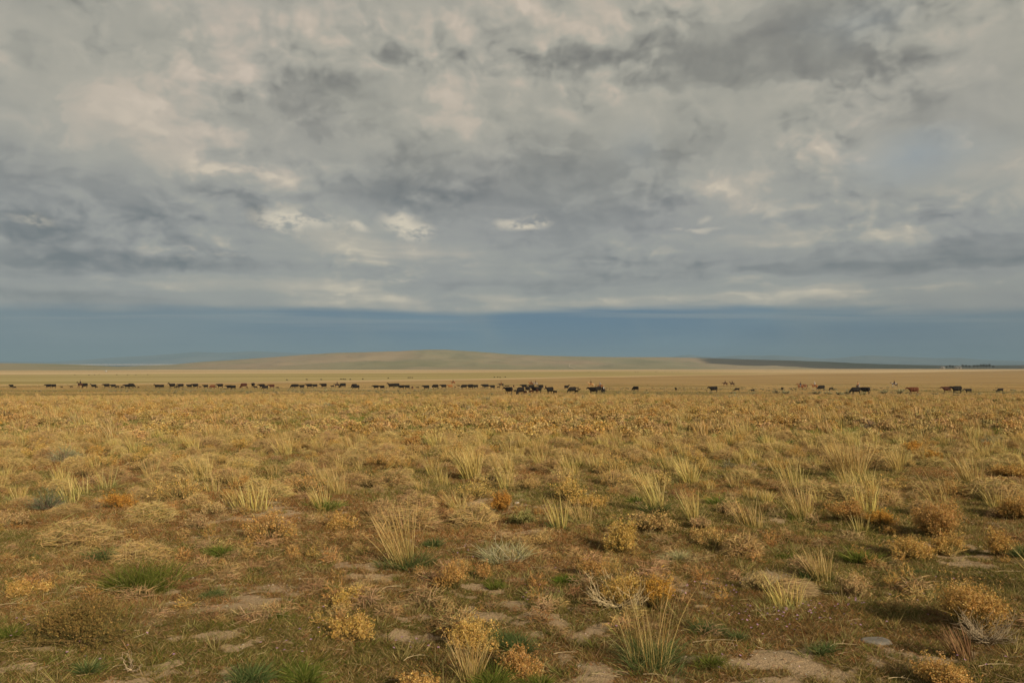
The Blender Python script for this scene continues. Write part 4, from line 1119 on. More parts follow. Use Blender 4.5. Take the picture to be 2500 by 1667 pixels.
# ================================================================== repeated plants and ground cover
RS = np.random.default_rng(11)
def clear_of_heroes(x, y, r=0.0):
    ok = np.ones(len(x), bool)
    for (hx, hy, hr) in hero_xy:
        ok &= (x - hx) ** 2 + (y - hy) ** 2 > (hr + r) ** 2
    return ok
def sample_plane(n, y0, y1, half=0.70, pad=2.0, power=0.0):
    """points of the plain; power 0: density ~ 1/y, power 1: even density"""
    u = RS.random(n)
    if power == 0: y = y0 + (y1 - y0) * u
    else: y = np.sqrt(y0 ** 2 + (y1 ** 2 - y0 ** 2) * u)
    x = RS.uniform(-1, 1, n) * (half * y + pad)
    return x, y
def patch_mask(x, y): return fbm(x * 0.10 + 3, y * 0.07 + 8, 3, 61)

# templates of the mid-distance plants (shared mesh data)
def joined(*gs):
    g = Geo()
    for q in gs:
        V, C, Fi, Ft = q.arrays(); g.add(V, C, Fi, Ft)
    return g
def lod_templates(res, mid=True):
    """res = metres per rendered pixel the templates are meant for"""
    k = max(0.2, min(1.0, 0.03 / res))
    T = {}
    bw = res * 0.55
    def rb(seed, pal, w=0.62, h=0.38):
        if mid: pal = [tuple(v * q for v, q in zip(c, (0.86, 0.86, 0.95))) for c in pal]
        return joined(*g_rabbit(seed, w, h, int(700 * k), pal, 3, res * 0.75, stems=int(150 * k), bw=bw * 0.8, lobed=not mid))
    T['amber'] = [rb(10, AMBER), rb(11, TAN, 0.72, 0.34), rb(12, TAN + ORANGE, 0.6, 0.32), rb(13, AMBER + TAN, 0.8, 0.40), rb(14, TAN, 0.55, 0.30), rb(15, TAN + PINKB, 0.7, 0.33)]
    T['dry'] = [g_fuzzy(20 + i, w, h, int((700 if mid else 1900) * k), PINKB + TAN, bw * (0.9 if mid else 0.6), gr) for i, (w, h, gr) in enumerate([(0.6, 0.28, .05), (0.75, 0.30, .15), (0.5, 0.26, .05), (0.8, 0.32, .2)])]
    T['tuft'] = [joined(g_green_clump(30 + i, w * 0.9, h * 0.42, int(110 * k), pal, 1, bw, 0.3), g_stalks(40 + i, w, h, int(n * k), (-0.14, 0), segs=2, bw=bw * 0.9))
                 for i, (w, h, n, pal) in enumerate([(0.5, 0.62, 70, PALEG), (0.4, 0.5, 50, GREEN), (0.6, 0.7, 90, PALEG), (0.35, 0.55, 44, BLUEG), (0.7, 0.55, 100, PALEG)])]
    T['green'] = [g_green_clump(50 + i, w, h, int(200 * k), pal, 1, bw, 0.12) for i, (w, h, pal) in enumerate([(0.6, 0.16, GREEN), (0.45, 0.15, BLUEG), (0.8, 0.18, GREEN), (0.5, 0.2, PALEG)])]
    T['sage'] = [joined(*g_sage(60 + i, w, h, int(300 * k), SAGE, bw, res)) for i, (w, h) in enumerate([(0.8, 0.42), (0.6, 0.36), (1.0, 0.5)])]
    return T
T_NEAR = lod_templates(0.018, False)
MESHES = {k: [g.mesh({'amber': 'rabbitbrush', 'dry': 'dry_brush', 'tuft': 'bunchgrass', 'green': 'grass_clump', 'sage': 'sagebrush'}[k],
                     [M_FLOWER if k == 'amber' else M_TWIG if k == 'dry' else M_LEAF]) for g in v] for k, v in T_NEAR.items()}

WHERE = ['at the far left', 'left of centre', 'around the centre', 'right of centre', 'at the far right']
HOWFAR = ['in the near ground', 'in the front of the middle ground', 'in the middle ground']
def places(kind, n, y0, y1, rmin, cond=None):
    x, y = sample_plane(n * 5, y0, y1, 0.66, 0.5, 1)
    ok = clear_of_heroes(x, y, rmin)
    if cond is not None: ok &= cond(x, y)
    x, y = x[ok], y[ok]
    sel = []
    for i in range(len(x)):
        if len(sel) >= n: break
        if all((x[i] - x[j]) ** 2 + (y[i] - y[j]) ** 2 > rmin * rmin * 1.6 for j in sel[-400:]): sel.append(i)
    return x[sel], y[sel]
LOOK = {'amber': ('rabbitbrush', 'shrub', 'rounded golden brush mound', 'golden brush mounds'),
        'dry': ('dry_brush', 'dry brush', 'tan wispy dry brush', 'wispy dry brush'),
        'tuft': ('bunchgrass', 'grass tuft', 'straw bunchgrass tuft', 'straw bunchgrass tufts'),
        'green': ('grass_clump', 'grass clump', 'short green grass clump', 'short green grass clumps')}
used_xy = {k: [] for k in LOOK}
used_labels = {}
def place_label(look, x, y, z=None, look2=None):
    """label from the nearest landmark plant, as seen from the photo's viewpoint"""
    z = gz(x, y) if z is None else z
    cp, sp = cos(PITCH), sin(PITCH)
    f = y * cp + (z - CAMZ) * sp; up = -y * sp + (z - CAMZ) * cp
    px = x / f * F + 1250; py = 833.5 - up / f * F
    lx, ly, ln = min(LANDMARKS, key=lambda q: (q[0] - px) ** 2 + (2.2 * (q[1] - py)) ** 2)
    dx, dy = px - lx, (py - ly) * 1.6
    r = math.hypot(dx, dy)
    a = math.degrees(math.atan2(-dy, dx)) % 360
    way = ['right of', 'above right of', 'above', 'above left of', 'left of', 'below left of', 'below', 'below right of'][int(((a + 22.5) % 360) // 45)]
    return look, way, ln, r
pending = []
def label_later(o, look, x, y):
    pending.append((o,) + place_label(look, x, y))
def settle_labels():
    """nearest first: 'second nearest ... above the large amber bush'"""
    seen = {}
    many = ORD + ['twenty-first', 'twenty-second', 'twenty-third', 'twenty-fourth', 'twenty-fifth', 'twenty-sixth', 'twenty-seventh', 'twenty-eighth']
    tot = {}
    for o, look, way, ln, r in pending: tot[(look, way, ln)] = tot.get((look, way, ln), 0) + 1
    for o, look, way, ln, r in sorted(pending, key=lambda q: q[4]):
        k = (look, way, ln); i = seen.get(k, 0); seen[k] = i + 1
        pre = '' if tot[k] == 1 else 'nearest ' if i == 0 else many[min(i, len(many) - 1)] + ' nearest '
        o['label'] = f'{pre}{look} {way} {ln}'
def places(kind, n, y0, y1, rmin, cond=None):
    x, y = sample_plane(n * 5, y0, y1, 0.66, 0.5, 1)
    ok = clear_of_heroes(x, y, rmin)
    if cond is not None: ok &= cond(x, y)
    x, y = x[ok], y[ok]
    sel = []
    for i in range(len(x)):
        if len(sel) >= n: break
        if all((x[i] - x[j]) ** 2 + (y[i] - y[j]) ** 2 > rmin * rmin * 1.6 for j in sel[-400:]): sel.append(i)
    return x[sel], y[sel]
LOOK = {'amber': ('rabbitbrush', 'shrub', 'rounded golden brush mound', 'golden brush mounds'),
        'dry': ('dry_brush', 'dry brush', 'tan wispy dry brush', 'wispy dry brush'),
        'tuft': ('bunchgrass', 'grass tuft', 'straw bunchgrass tuft', 'straw bunchgrass tufts'),
        'green': ('grass_clump', 'grass clump', 'short green grass clump', 'short green grass clumps')}
used_xy = {k: [] for k in LOOK}
def individuals(kind, n, y0, y1, rmin, smin, smax, cond=None):
    name, cat, look, grp = LOOK[kind]
    x, y = places(kind, n, y0, y1, rmin, cond)
    for i in range(len(x)):
        th = (x[i] / y[i] / 0.643 + 1) / 2
        wi = int(min(4, max(0, th * 5))); fi = 0 if y[i] < 14 else 1 if y[i] < 24 else 2
        sc = RS.uniform(smin, smax)
        o = link(name, MESHES[kind][RS.integers(0, len(MESHES[kind]))], None, 'x', cat, grp,   loc=(x[i], y[i], gz(x[i], y[i]) - 0.015), rz=RS.uniform(-0.5, 0.5) if kind == 'tuft' else RS.uniform(0, 6.28),
                 scale=(sc * RS.uniform(.85, 1.15), sc * RS.uniform(.85, 1.15), sc * RS.uniform(.8, 1.15)))
        label_later(o, ('small ' if sc < smin + (smax - smin) * .33 else 'large ' if sc > smin + (smax - smin) * .67 else '') + look, x[i], y[i])
    used_xy[kind] = (x, y)
    
individuals('amber', 250, 8, 27, 0.40, 0.5, 1.15, lambda x, y: (RS.random(len(x)) < np.clip((y - 5) / 14, 0.08, 1)) & (patch_mask(x, y) > 0.30))
individuals('dry', 285, 6.5, 26, 0.36, 0.45, 1.1, lambda x, y: RS.random(len(x)) < np.clip((y - 4) / 14, 0.15, 1))
individuals('tuft', 265, 6.5, 27, 0.36, 0.5, 1.0, lambda x, y: (RS.random(len(x)) < np.clip((y - 3) / 16, 0.12, 1)) & (RS.random(len(x)) < 0.5 + 0.5 * (x > -0.1 * y)))
individuals('green', 260, 4.8, 24, 0.28, 0.3, 0.85, lambda x, y: green_mask(x, y) > 0.40)

def scatter(name, temps, x, y, smin, smax, mats, rand_rot=True, label=None, zs=1.0, sink=0.015):
    """one object of ground cover, repeating templates"""
    g = Geo(); n = len(x)
    z = ground_z(x, y) - sink
    which = RS.integers(0, len(temps), n)
    for t in range(len(temps)):
        ii = np.where(which == t)[0]
        if len(ii) == 0: continue
        V, C, Fi, Ft = temps[t].arrays()
        a = RS.uniform(0, 2 * pi, len(ii)) if rand_rot else RS.uniform(-0.6, 0.6, len(ii))
        s = RS.uniform(smin, smax, len(ii)); sz = s * RS.uniform(0.8, 1.2, len(ii)) * zs
        ca, sa = (np.cos(a) * s)[:, None], (np.sin(a) * s)[:, None]
        X = V[None, :, 0] * ca - V[None, :, 1] * sa + x[ii][:, None]
        Y = V[None, :, 0] * sa + V[None, :, 1] * ca + y[ii][:, None]
        Z = V[None, :, 2] * sz[:, None] + z[ii][:, None]
        tint = RS.uniform(0.82, 1.15, (len(ii), 1, 1)) * RS.uniform(0.94, 1.06, (len(ii), 1, 3))
        Cc = (C[None] * tint).reshape(-1, 3)
        off = (np.arange(len(ii)) * len(V))[:, None]
        g.add(np.stack([X, Y, Z], -1).reshape(-1, 3), Cc, (Fi[None, :] + off).ravel(), np.tile(Ft, len(ii)))
    return link(name, g.mesh(name, mats), None, label, None, None, 'stuff')

# further plants, too many to count, beyond the nearest few hundred of each kind
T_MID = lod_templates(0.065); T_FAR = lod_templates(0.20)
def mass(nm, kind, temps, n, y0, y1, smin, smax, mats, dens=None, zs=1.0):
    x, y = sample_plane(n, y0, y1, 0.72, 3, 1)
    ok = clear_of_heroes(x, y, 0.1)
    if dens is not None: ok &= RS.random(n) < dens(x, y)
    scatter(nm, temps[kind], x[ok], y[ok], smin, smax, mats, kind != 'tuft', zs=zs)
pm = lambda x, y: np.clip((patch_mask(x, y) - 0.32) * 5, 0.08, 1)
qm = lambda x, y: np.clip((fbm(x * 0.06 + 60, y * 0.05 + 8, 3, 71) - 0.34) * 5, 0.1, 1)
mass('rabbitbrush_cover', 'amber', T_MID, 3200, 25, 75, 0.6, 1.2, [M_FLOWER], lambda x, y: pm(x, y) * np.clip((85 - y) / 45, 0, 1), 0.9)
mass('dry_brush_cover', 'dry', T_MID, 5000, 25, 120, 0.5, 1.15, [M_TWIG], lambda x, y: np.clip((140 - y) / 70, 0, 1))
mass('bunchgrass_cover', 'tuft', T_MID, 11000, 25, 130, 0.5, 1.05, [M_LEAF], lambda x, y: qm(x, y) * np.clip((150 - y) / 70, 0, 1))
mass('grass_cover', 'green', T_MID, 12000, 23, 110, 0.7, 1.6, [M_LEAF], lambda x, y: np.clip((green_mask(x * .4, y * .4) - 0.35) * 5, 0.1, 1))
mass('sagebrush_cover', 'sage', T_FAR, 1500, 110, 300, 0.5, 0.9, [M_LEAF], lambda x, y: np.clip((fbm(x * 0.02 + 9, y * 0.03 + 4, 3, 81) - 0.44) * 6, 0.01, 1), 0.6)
def plain_grass(name, n, y0, y1, h0, h1, wres, half=0.72):
    """short dry grass of the middle and far plain, in patches of straw, tan, rust and green"""
    x, y = sample_plane(n, y0, y1, half, 3, 0)
    # clumped: pull points towards tuft centres
    x = x + 0.25 * RS.normal(0, 1, n); 
    p1 = fbm(x * 0.11 + 7, y * 0.05 + 3, 4, 101); p2 = fbm(x * 0.045 + 2, y * 0.022 + 30, 3, 103); p3 = fbm(x * 0.7, y * 0.35, 2, 105)
    straw = pick(RS, [(0.52, 0.375, 0.165), (0.46, 0.32, 0.13), (0.58, 0.43, 0.21)], n, 0.2)
    tan = pick(RS, [(0.41, 0.27, 0.11), (0.35, 0.225, 0.09), (0.45, 0.30, 0.12)], n, 0.2)
    grn = pick(RS, [(0.20, 0.185, 0.06), (0.26, 0.22, 0.08), (0.15, 0.15, 0.05)], n, 0.2)
    c = np.where((p1 + RS.normal(0, 0.08, n) > 0.47)[:, None], straw, tan)
    c = np.where((p2 + 0.3 * (p3 - .5) + RS.normal(0, 0.05, n) > 0.51)[:, None], grn, c)
    c = c * (0.78 + 0.5 * p3)[:, None]
    P = np.stack([x, y, ground_z(x, y) - 0.01], -1)
    L = (h0 + (h1 - h0) * RS.random(n) ** 1.6) * (0.5 + p3) 
    g = Geo()
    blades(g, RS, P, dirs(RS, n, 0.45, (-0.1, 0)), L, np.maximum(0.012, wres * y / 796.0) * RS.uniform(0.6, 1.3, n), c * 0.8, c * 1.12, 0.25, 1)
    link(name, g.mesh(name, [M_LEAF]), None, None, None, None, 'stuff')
plain_grass('plain_grass', 170000, 24, 110, 0.05, 0.20, 0.5)
plain_grass('plain_grass', 260000, 100, 380, 0.04, 0.12, 0.55)

# short herbs, litter and blades covering the soil
def herb_cover(name, n, y0, y1, h0, h1, bw, segs, thr):
    x, y = sample_plane(n, y0, y1, 0.68, 1.2, 0)
    sm = sand_mask(x, y) + 0.06 * RS.normal(0, 1, n)
    keep = sm < thr
    x, y = x[keep], y[keep]; n = len(x)
    gm = green_mask(x, y) + RS.normal(0, 0.07, n)
    cl = fbm(x * 3.1 + 5, y * 3.1 + 9, 2, 91)
    P = np.stack([x, y, ground_z(x, y) - 0.004], -1)
    D = dirs(RS, n, 0.55)
    red = pick(RS, [(0.29, 0.130, 0.052), (0.24, 0.120, 0.045), (0.34, 0.18, 0.07), (0.20, 0.13, 0.042)], n, 0.3)
    grn = pick(RS, [(0.17, 0.165, 0.040), (0.13, 0.130, 0.032), (0.22, 0.19, 0.065)], n, 0.3)
    dry = pick(RS, [(0.44, 0.31, 0.15), (0.34, 0.23, 0.105), (0.54, 0.40, 0.21)], n, 0.25)
    c = np.where((gm > 0.54)[:, None], grn, red)
    c = np.where((RS.random(n) < 0.32)[:, None], dry, c)
    L = (h0 + (h1 - h0) * RS.random(n)) * (0.5 + cl * 1.1)
    c = c * (0.72 + 0.56 * fbm(x * 1.3 + 40, y * 1.3, 3, 95))[:, None]
    g = Geo()
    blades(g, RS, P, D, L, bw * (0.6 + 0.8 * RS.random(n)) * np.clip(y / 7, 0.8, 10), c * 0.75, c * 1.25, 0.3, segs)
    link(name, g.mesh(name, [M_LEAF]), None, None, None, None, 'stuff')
herb_cover('ground_cover', 450000, 3.6, 9, 0.012, 0.048, 0.0040, 1, 0.56)
herb_cover('ground_cover', 560000, 9, 17, 0.018, 0.065, 0.0044, 1, 0.56)
herb_cover('ground_cover', 330000, 17, 50, 0.03, 0.13, 0.0048, 1, 0.60)
# small tufts woven into the herbs
SMALL = [g_green_clump(400 + i, w, h, n, pal, 1, 0.004, 0.25) for i, (w, h, n, pal) in enumerate([
    (0.12, 0.07, 46, GREEN), (0.09, 0.06, 36, [(0.24, 0.11, 0.045), (0.17, 0.10, 0.035)]), (0.16, 0.06, 50, [(0.15, 0.13, 0.04), (0.20, 0.15, 0.05)]), (0.10, 0.10, 30, PALEG),
    (0.14, 0.05, 44, [(0.26, 0.17, 0.08), (0.20, 0.12, 0.05)]), (0.20, 0.08, 56, GREEN)])]
def small_tufts(n, y0, y1, s0, s1):
    x, y = sample_plane(n, y0, y1, 0.68, 1.2, 0)
    ok = (sand_mask(x, y) < 0.565) & clear_of_heroes(x, y, -0.05)
    scatter('ground_cover', SMALL, x[ok], y[ok], s0, s1, [M_LEAF])
SMALL_DRY = [g_fuzzy(430 + i, w, h, n, pal, 0.0035, 0.1) for i, (w, h, n, pal) in enumerate([(0.20, 0.11, 150, TAN), (0.26, 0.12, 190, PINKB), (0.15, 0.12, 120, AMBER), (0.22, 0.09, 150, [(0.34, 0.22, 0.10), (0.28, 0.17, 0.075)])])]
def dry_tufts(n, y0, y1):
    x, y = sample_plane(n, y0, y1, 0.68, 1.2, 0)
    ok = (sand_mask(x, y) < 0.56) & (fbm(x * 0.9 + 15, y * 0.9 + 4, 3, 111) > 0.46)
    scatter('ground_cover', SMALL_DRY, x[ok], y[ok], 0.55, 1.45, [M_TWIG])
dry_tufts(3000, 5.8, 26)
small_tufts(22000, 3.6, 17, 0.6, 1.7); small_tufts(12000, 17, 48, 1.2, 2.6)
# fallen straws and litter: thin blades lying almost flat
def litter(n, y0, y1):
    x, y = sample_plane(n, y0, y1, 0.68, 1.2, 0)
    P = np.stack([x, y, ground_z(x, y) + 0.006 + 0.02 * RS.random(n)], -1)
    D = unit(np.stack([RS.normal(0, 1, n), RS.normal(0, 1, n), RS.normal(0, 0.12, n)], -1))
    g = Geo(); c = pick(RS, [(0.44, 0.33, 0.19), (0.34, 0.24, 0.13), (0.28, 0.18, 0.10), (0.50, 0.40, 0.25)], n, 0.25)
    blades(g, RS, P, D, 0.03 + 0.13 * RS.random(n) ** 2.2, 0.0026 * np.clip(y / 7, 0.9, 6), c, c, RS.uniform(-0.5, 0.5, n), 2)
    link('dry_litter', g.mesh('dry_litter', [M_TWIG]), None, None, None, None, 'stuff')
litter(40000, 3.6, 30)

# tiny violet flowers
def flower_mesh():
    g = Geo(); rs = np.random.default_rng(2)
    tube(g, [(0, 0, 0), (0.002, 0.001, 0.02), (0.001, 0, 0.045)], 0.0009, 0.0007, (0.10, 0.12, 0.03), 3)
    st = g.mesh('stem', [M_LEAF])
    g = Geo()
    for k in range(5):
        a = 2 * pi * k / 5
        c = np.array([0.001, 0, 0.046]); d = np.array([cos(a), sin(a), 0.35]); s = np.array([-sin(a), cos(a), 0])
        V = [c, c + d * .005 + s * .0035, c + d * .0095 + s * .0015, c + d * .0095 - s * .0015, c + d * .005 - s * .0035]
        g.add(V, np.tile([(0.42, 0.25, 0.38)], (5, 1)) * [[.7], [1], [1.1], [1.1], [1]], [0, 1, 2, 3, 4], [5])
    return st, g.mesh('petals', [M_FLOWER])
fs_, fp_ = flower_mesh()
fx, fy = [], []
spots_f = [(1900, 1500, 150, 40, 60), (1750, 1440, 120, 40, 30), (2060, 1480, 120, 50, 24), (1170, 1370, 100, 50, 10), (720, 1560, 120, 60, 18), (260, 1590, 120, 50, 12),
           (1280, 1430, 120, 50, 10), (60, 1560, 70, 40, 8), (1480, 1500, 60, 40, 4), (2230, 1440, 120, 60, 14), (1010, 1560, 60, 40, 8), (1760, 1600, 60, 40, 6), (2400, 1620, 90, 30, 6)]
for (px, py, sx, sy, n) in spots_f:
    for _ in range(n):
        q = (px + RS.normal(0, sx * 0.5), py + RS.normal(0, sy * 0.5))
        if not (20 < q[0] < 2480 and 1300 < q[1] < 1655): continue
        x, y = at(*q)
        e = bpy.data.objects.new('wildflower', None); COL.objects.link(e)
        e.location = (x, y, gz(x, y)); e.rotation_euler = (RS.normal(0, .2), RS.normal(0, .2), RS.uniform(0, 6)); e.scale = (0.95,) * 3; e.empty_display_size = 0.02
        side = 'right half' if q[0] > 1250 else 'left half'
        tag(e, 'x', 'flower', 'tiny violet flowers'); label_later(e, 'tiny violet flower', x, y)
        link('stem', fs_, e); link('petals', fp_, e)

# crumbs and small pebbles lying on the bare soil
def crumbs(n):
    x, y = sample_plane(n * 3, 3.8, 16, 0.68, 0.5, 0)
    ok = sand_mask(x, y) > 0.53
    x, y = x[ok][:n], y[ok][:n]; n = len(x)
    g = Geo(); P = np.stack([x, y, ground_z(x, y)], -1); s = 0.003 + 0.011 * RS.random(n) ** 4
    V0 = np.array([(1, 0, 0), (0, 1, 0), (-1, 0, 0), (0, -1, 0), (0, 0, .8)]) 
    V = P[:, None, :] + V0[None] * s[:, None, None] * RS.uniform(0.6, 1.3, (n, 5, 1))
    c = pick(RS, [(0.40, 0.30, 0.19), (0.28, 0.20, 0.12), (0.50, 0.42, 0.32)], n, 0.2)
    F0 = np.array([0, 1, 4, 1, 2, 4, 2, 3, 4, 3, 0, 4])
    g.add(V.reshape(-1, 3), np.repeat(c, 5, 0), (F0[None] + (np.arange(n) * 5)[:, None]).ravel(), np.full(n * 4, 3))
    link('gravel', g.mesh('gravel', [M_TWIG]), None, None, None, None, 'stuff')
crumbs(9000)

settle_labels()

# ================================================================== animals and riders
def capsule(bm, p0, p1, r0, r1, flat=1.0, seg=10):
    """tapered limb from p0 to p1 with round ends"""
    p0, p1 = Vector(p0), Vector(p1)
    d = p1 - p0; L = d.length
    q = d.to_track_quat('Z', 'Y').to_matrix().to_4x4()
    for p, r in ((p0, r0), (p1, r1)):
        bmesh.ops.create_icosphere(bm, subdivisions=2, radius=1, matrix=Matrix.Translation(p) @ q @ Matrix.Diagonal((r, r * flat, r, 1)))
    if L > 1e-5:
        bmesh.ops.create_cone(bm, cap_ends=True, segments=seg, radius1=r0, radius2=r1, depth=L,
                              matrix=Matrix.Translation((p0 + p1) / 2) @ q @ Matrix.Diagonal((1, flat, 1, 1)))
def ellipsoid(bm, c, r, rot=None):
    m = Matrix.Translation(Vector(c))
    if rot is not None: m = m @ Matrix.Rotation(rot, 4, 'Y')
    bmesh.ops.create_icosphere(bm, subdivisions=3, radius=1, matrix=m @ Matrix.Diagonal((*r, 1)))
def fuse(name, bm, voxel, mats, colour_fn=None, smooth_it=3):
    """one continuous skin over everything in bm"""
    me = bpy.data.meshes.new('tmp'); bm.to_mesh(me); bm.free()
    o = bpy.data.objects.new('tmp', me); COL.objects.link(o)
    r = o.modifiers.new('r', 'REMESH'); r.mode = 'VOXEL'; r.voxel_size = voxel; r.use_smooth_shade = True
    s = o.modifiers.new('s', 'SMOOTH'); s.factor = 0.5; s.iterations = smooth_it
    dg = bpy.context.evaluated_depsgraph_get(); dg.update()
    out = bpy.data.meshes.new_from_object(o.evaluated_get(dg))
    bpy.data.objects.remove(o); bpy.data.meshes.remove(me)
    out.name = name
    out.materials.clear()
    for m in mats: out.materials.append(m)
    n = len(out.vertices)
    a = out.color_attributes.new('Col', 'FLOAT_COLOR', 'POINT')
    co = np.empty(n * 3, np.float32); out.vertices.foreach_get('co', co); co = co.reshape(-1, 3)
    c4 = np.ones((n, 4), np.float32); c4[:, :3] = colour_fn(co)
    a.data.foreach_set('color', c4.ravel())
    return out
def hide_material(name, rough=0.75, spec=0.25):
    m, b = new_mat(name)
    at_ = b.n('ShaderNodeAttribute', attribute_name='Col').outputs['Color']
    P = b.n('ShaderNodeTexCoord').outputs['Object']
    n = b.noise(P, 9.0, 4, 0.6, dims='3D')
    k = b.rng(n, 0.3, 0.7, 0.75, 1.25, smooth=False)
    v = b.v('SCALE', at_); b.put(v.node.inputs['Scale'], k)
    finish(b, v, rough, spec)
    return m
M_HIDE = hide_material('animal_coat'); M_CLOTH = hide_material('cloth_and_leather', 0.9, 0.1)
BLACK = (0.008, 0.006, 0.005); BALDY = (0.50, 0.45, 0.38); REDC = (0.105, 0.034, 0.014); DRED = (0.055, 0.018, 0.010); TANC = (0.26, 0.12, 0.04)

def cow_mesh(nm, gait, head, col, white_face=False, calf=False, tail_up=False):
    bm = bmesh.new()
    L = 1.0
    # trunk: deep chest, level back, hip bones
    for (x, z, rx, ry, rz) in [(0.62, 0.97, .37, .28, .41), (0.32, 0.93, .42, .34, .46), (-0.05, 0.91, .45, .38, .48), (-0.42, 0.94, .42, .35, .45), (-0.72, 1.00, .33, .29, .38)]:
        if calf: rz *= 0.72; ry *= 0.72; z += 0.10
        ellipsoid(bm, (x, 0, z), (rx, ry, rz))
    if not calf:
        capsule(bm, (0.72, 0, 1.24), (-0.82, 0, 1.26), .13, .14)
    # neck and head
    hz = {'level': 1.22, 'down': 0.62, 'up': 1.52, 'graze': 0.22}[head]
    hx = {'level': 1.36, 'down': 1.32, 'up': 1.20, 'graze': 1.20}[head]
    nk = Vector((0.78, 0, 1.06)); hd = Vector((hx, 0, hz))
    capsule(bm, nk, hd, .25 if not calf else .17, .145)
    capsule(bm, (0.70, 0, 0.80), hd + Vector((-.12, 0, -.12)), .15, .09)
    fd = Vector((0.42, 0, -0.22)) if head in ('level', 'up') else Vector((0.20, 0, -0.36)) if head == 'down' else Vector((0.26, 0, -0.12))
    capsule(bm, hd, hd + fd, .15, .085)
    ellipsoid(bm, hd + fd * 1.0, (.09, .085, .075))
    for s in (-1, 1): capsule(bm, hd + Vector((-.04, s * .12, .08)), hd + Vector((-.10, s * .30, .07)), .045, .03, 0.6)
    # legs: hip/stifle/hock/hoof and elbow/knee/hoof
    sw = {'walk': (0.20, -0.14, -0.20, 0.16), 'walk2': (-0.16, 0.18, 0.14, -0.22), 'stand': (0.0, 0.05, 0.0, -0.06)}[gait]
    lr = 0.8 if calf else 1.0
    for i, (sx, sy) in enumerate(((0.60, .19), (0.60, -.19), (-0.70, .18), (-0.70, -.18))):
        a = sw[i]
        if i < 2:
            k = Vector((sx + a * .45, sy, 0.42)); f = Vector((sx + a + (0.06 if a < 0 else 0) , sy, 0.05))
            capsule(bm, (sx, sy, 0.82), k, .14 * lr, .075 * lr); capsule(bm, k, f, .068 * lr, .052 * lr); capsule(bm, f, f + Vector((.05, 0, -.02)), .062 * lr, .058 * lr)
        else:
            st = Vector((sx + 0.16 + a * .2, sy, 0.74)); hk = Vector((sx - 0.12 + a * .6, sy, 0.47)); f = Vector((sx - 0.02 + a, sy, 0.05))
            capsule(bm, (sx, sy, 1.02), st, .21 * lr, .14 * lr); capsule(bm, st, hk, .12 * lr, .07 * lr); capsule(bm, hk, f, .062 * lr, .05 * lr); capsule(bm, f, f + Vector((.05, 0, -.02)), .062 * lr, .058 * lr)
    if not calf and col != BLACK: pass
    if not calf: ellipsoid(bm, (-0.42, 0, 0.60), (.16, .12, .11))
    # tail
    if tail_up:
        capsule(bm, (-1.0, 0, 1.22), (-1.18, 0, 1.42), .045, .03); capsule(bm, (-1.18, 0, 1.42), (-1.34, 0, 1.34), .03, .05)
    else:
        capsule(bm, (-1.0, 0, 1.24), (-1.10, 0, 0.85), .042, .03); capsule(bm, (-1.10, 0, 0.85), (-1.09, 0, 0.50), .03, .05)
    def cf(co):
        c = np.tile(np.array(col, np.float32), (len(co), 1))
        lo = co[:, 2] < 0.09
        c[lo] = (0.02, 0.016, 0.014)
        if white_face:
            face = (co[:, 0] > hx + 0.02) & (np.abs(co[:, 1]) < 0.17) & (co[:, 2] < hz + .25) & (co[:, 2] > hz - 0.6)
            c[face] = BALDY
        return c
    sc = 1.0
    m_ = fuse(nm, bm, 0.034, [M_HIDE], cf)
    m_.transform(Matrix.Diagonal((0.86, 1, 1, 1)))
    return m_

COWS = {}
def cow_kind(k):
    if k in COWS: return COWS[k]
    p = k.split('-')     # size, gait, head, colour, extras
    col = {'black': BLACK, 'red': REDC, 'dark': DRED, 'tan': TANC}[p[3]]
    COWS[k] = cow_mesh('calf' if p[0] == 'calf' else 'cow', p[1], p[2], col, 'face' in p, p[0] == 'calf', 'tail' in p)
    return COWS[k]

STRIP = {'A': 0, 'B': 310, 'C': 500, 'D': 690, 'E': 890, 'F': 1190, 'G': 1500, 'H': 1720, 'I': 1900, 'J': 2180}
def zp(strip, zx, zy): return STRIP[strip] + zx / 7.35, 880 + zy / 7.35
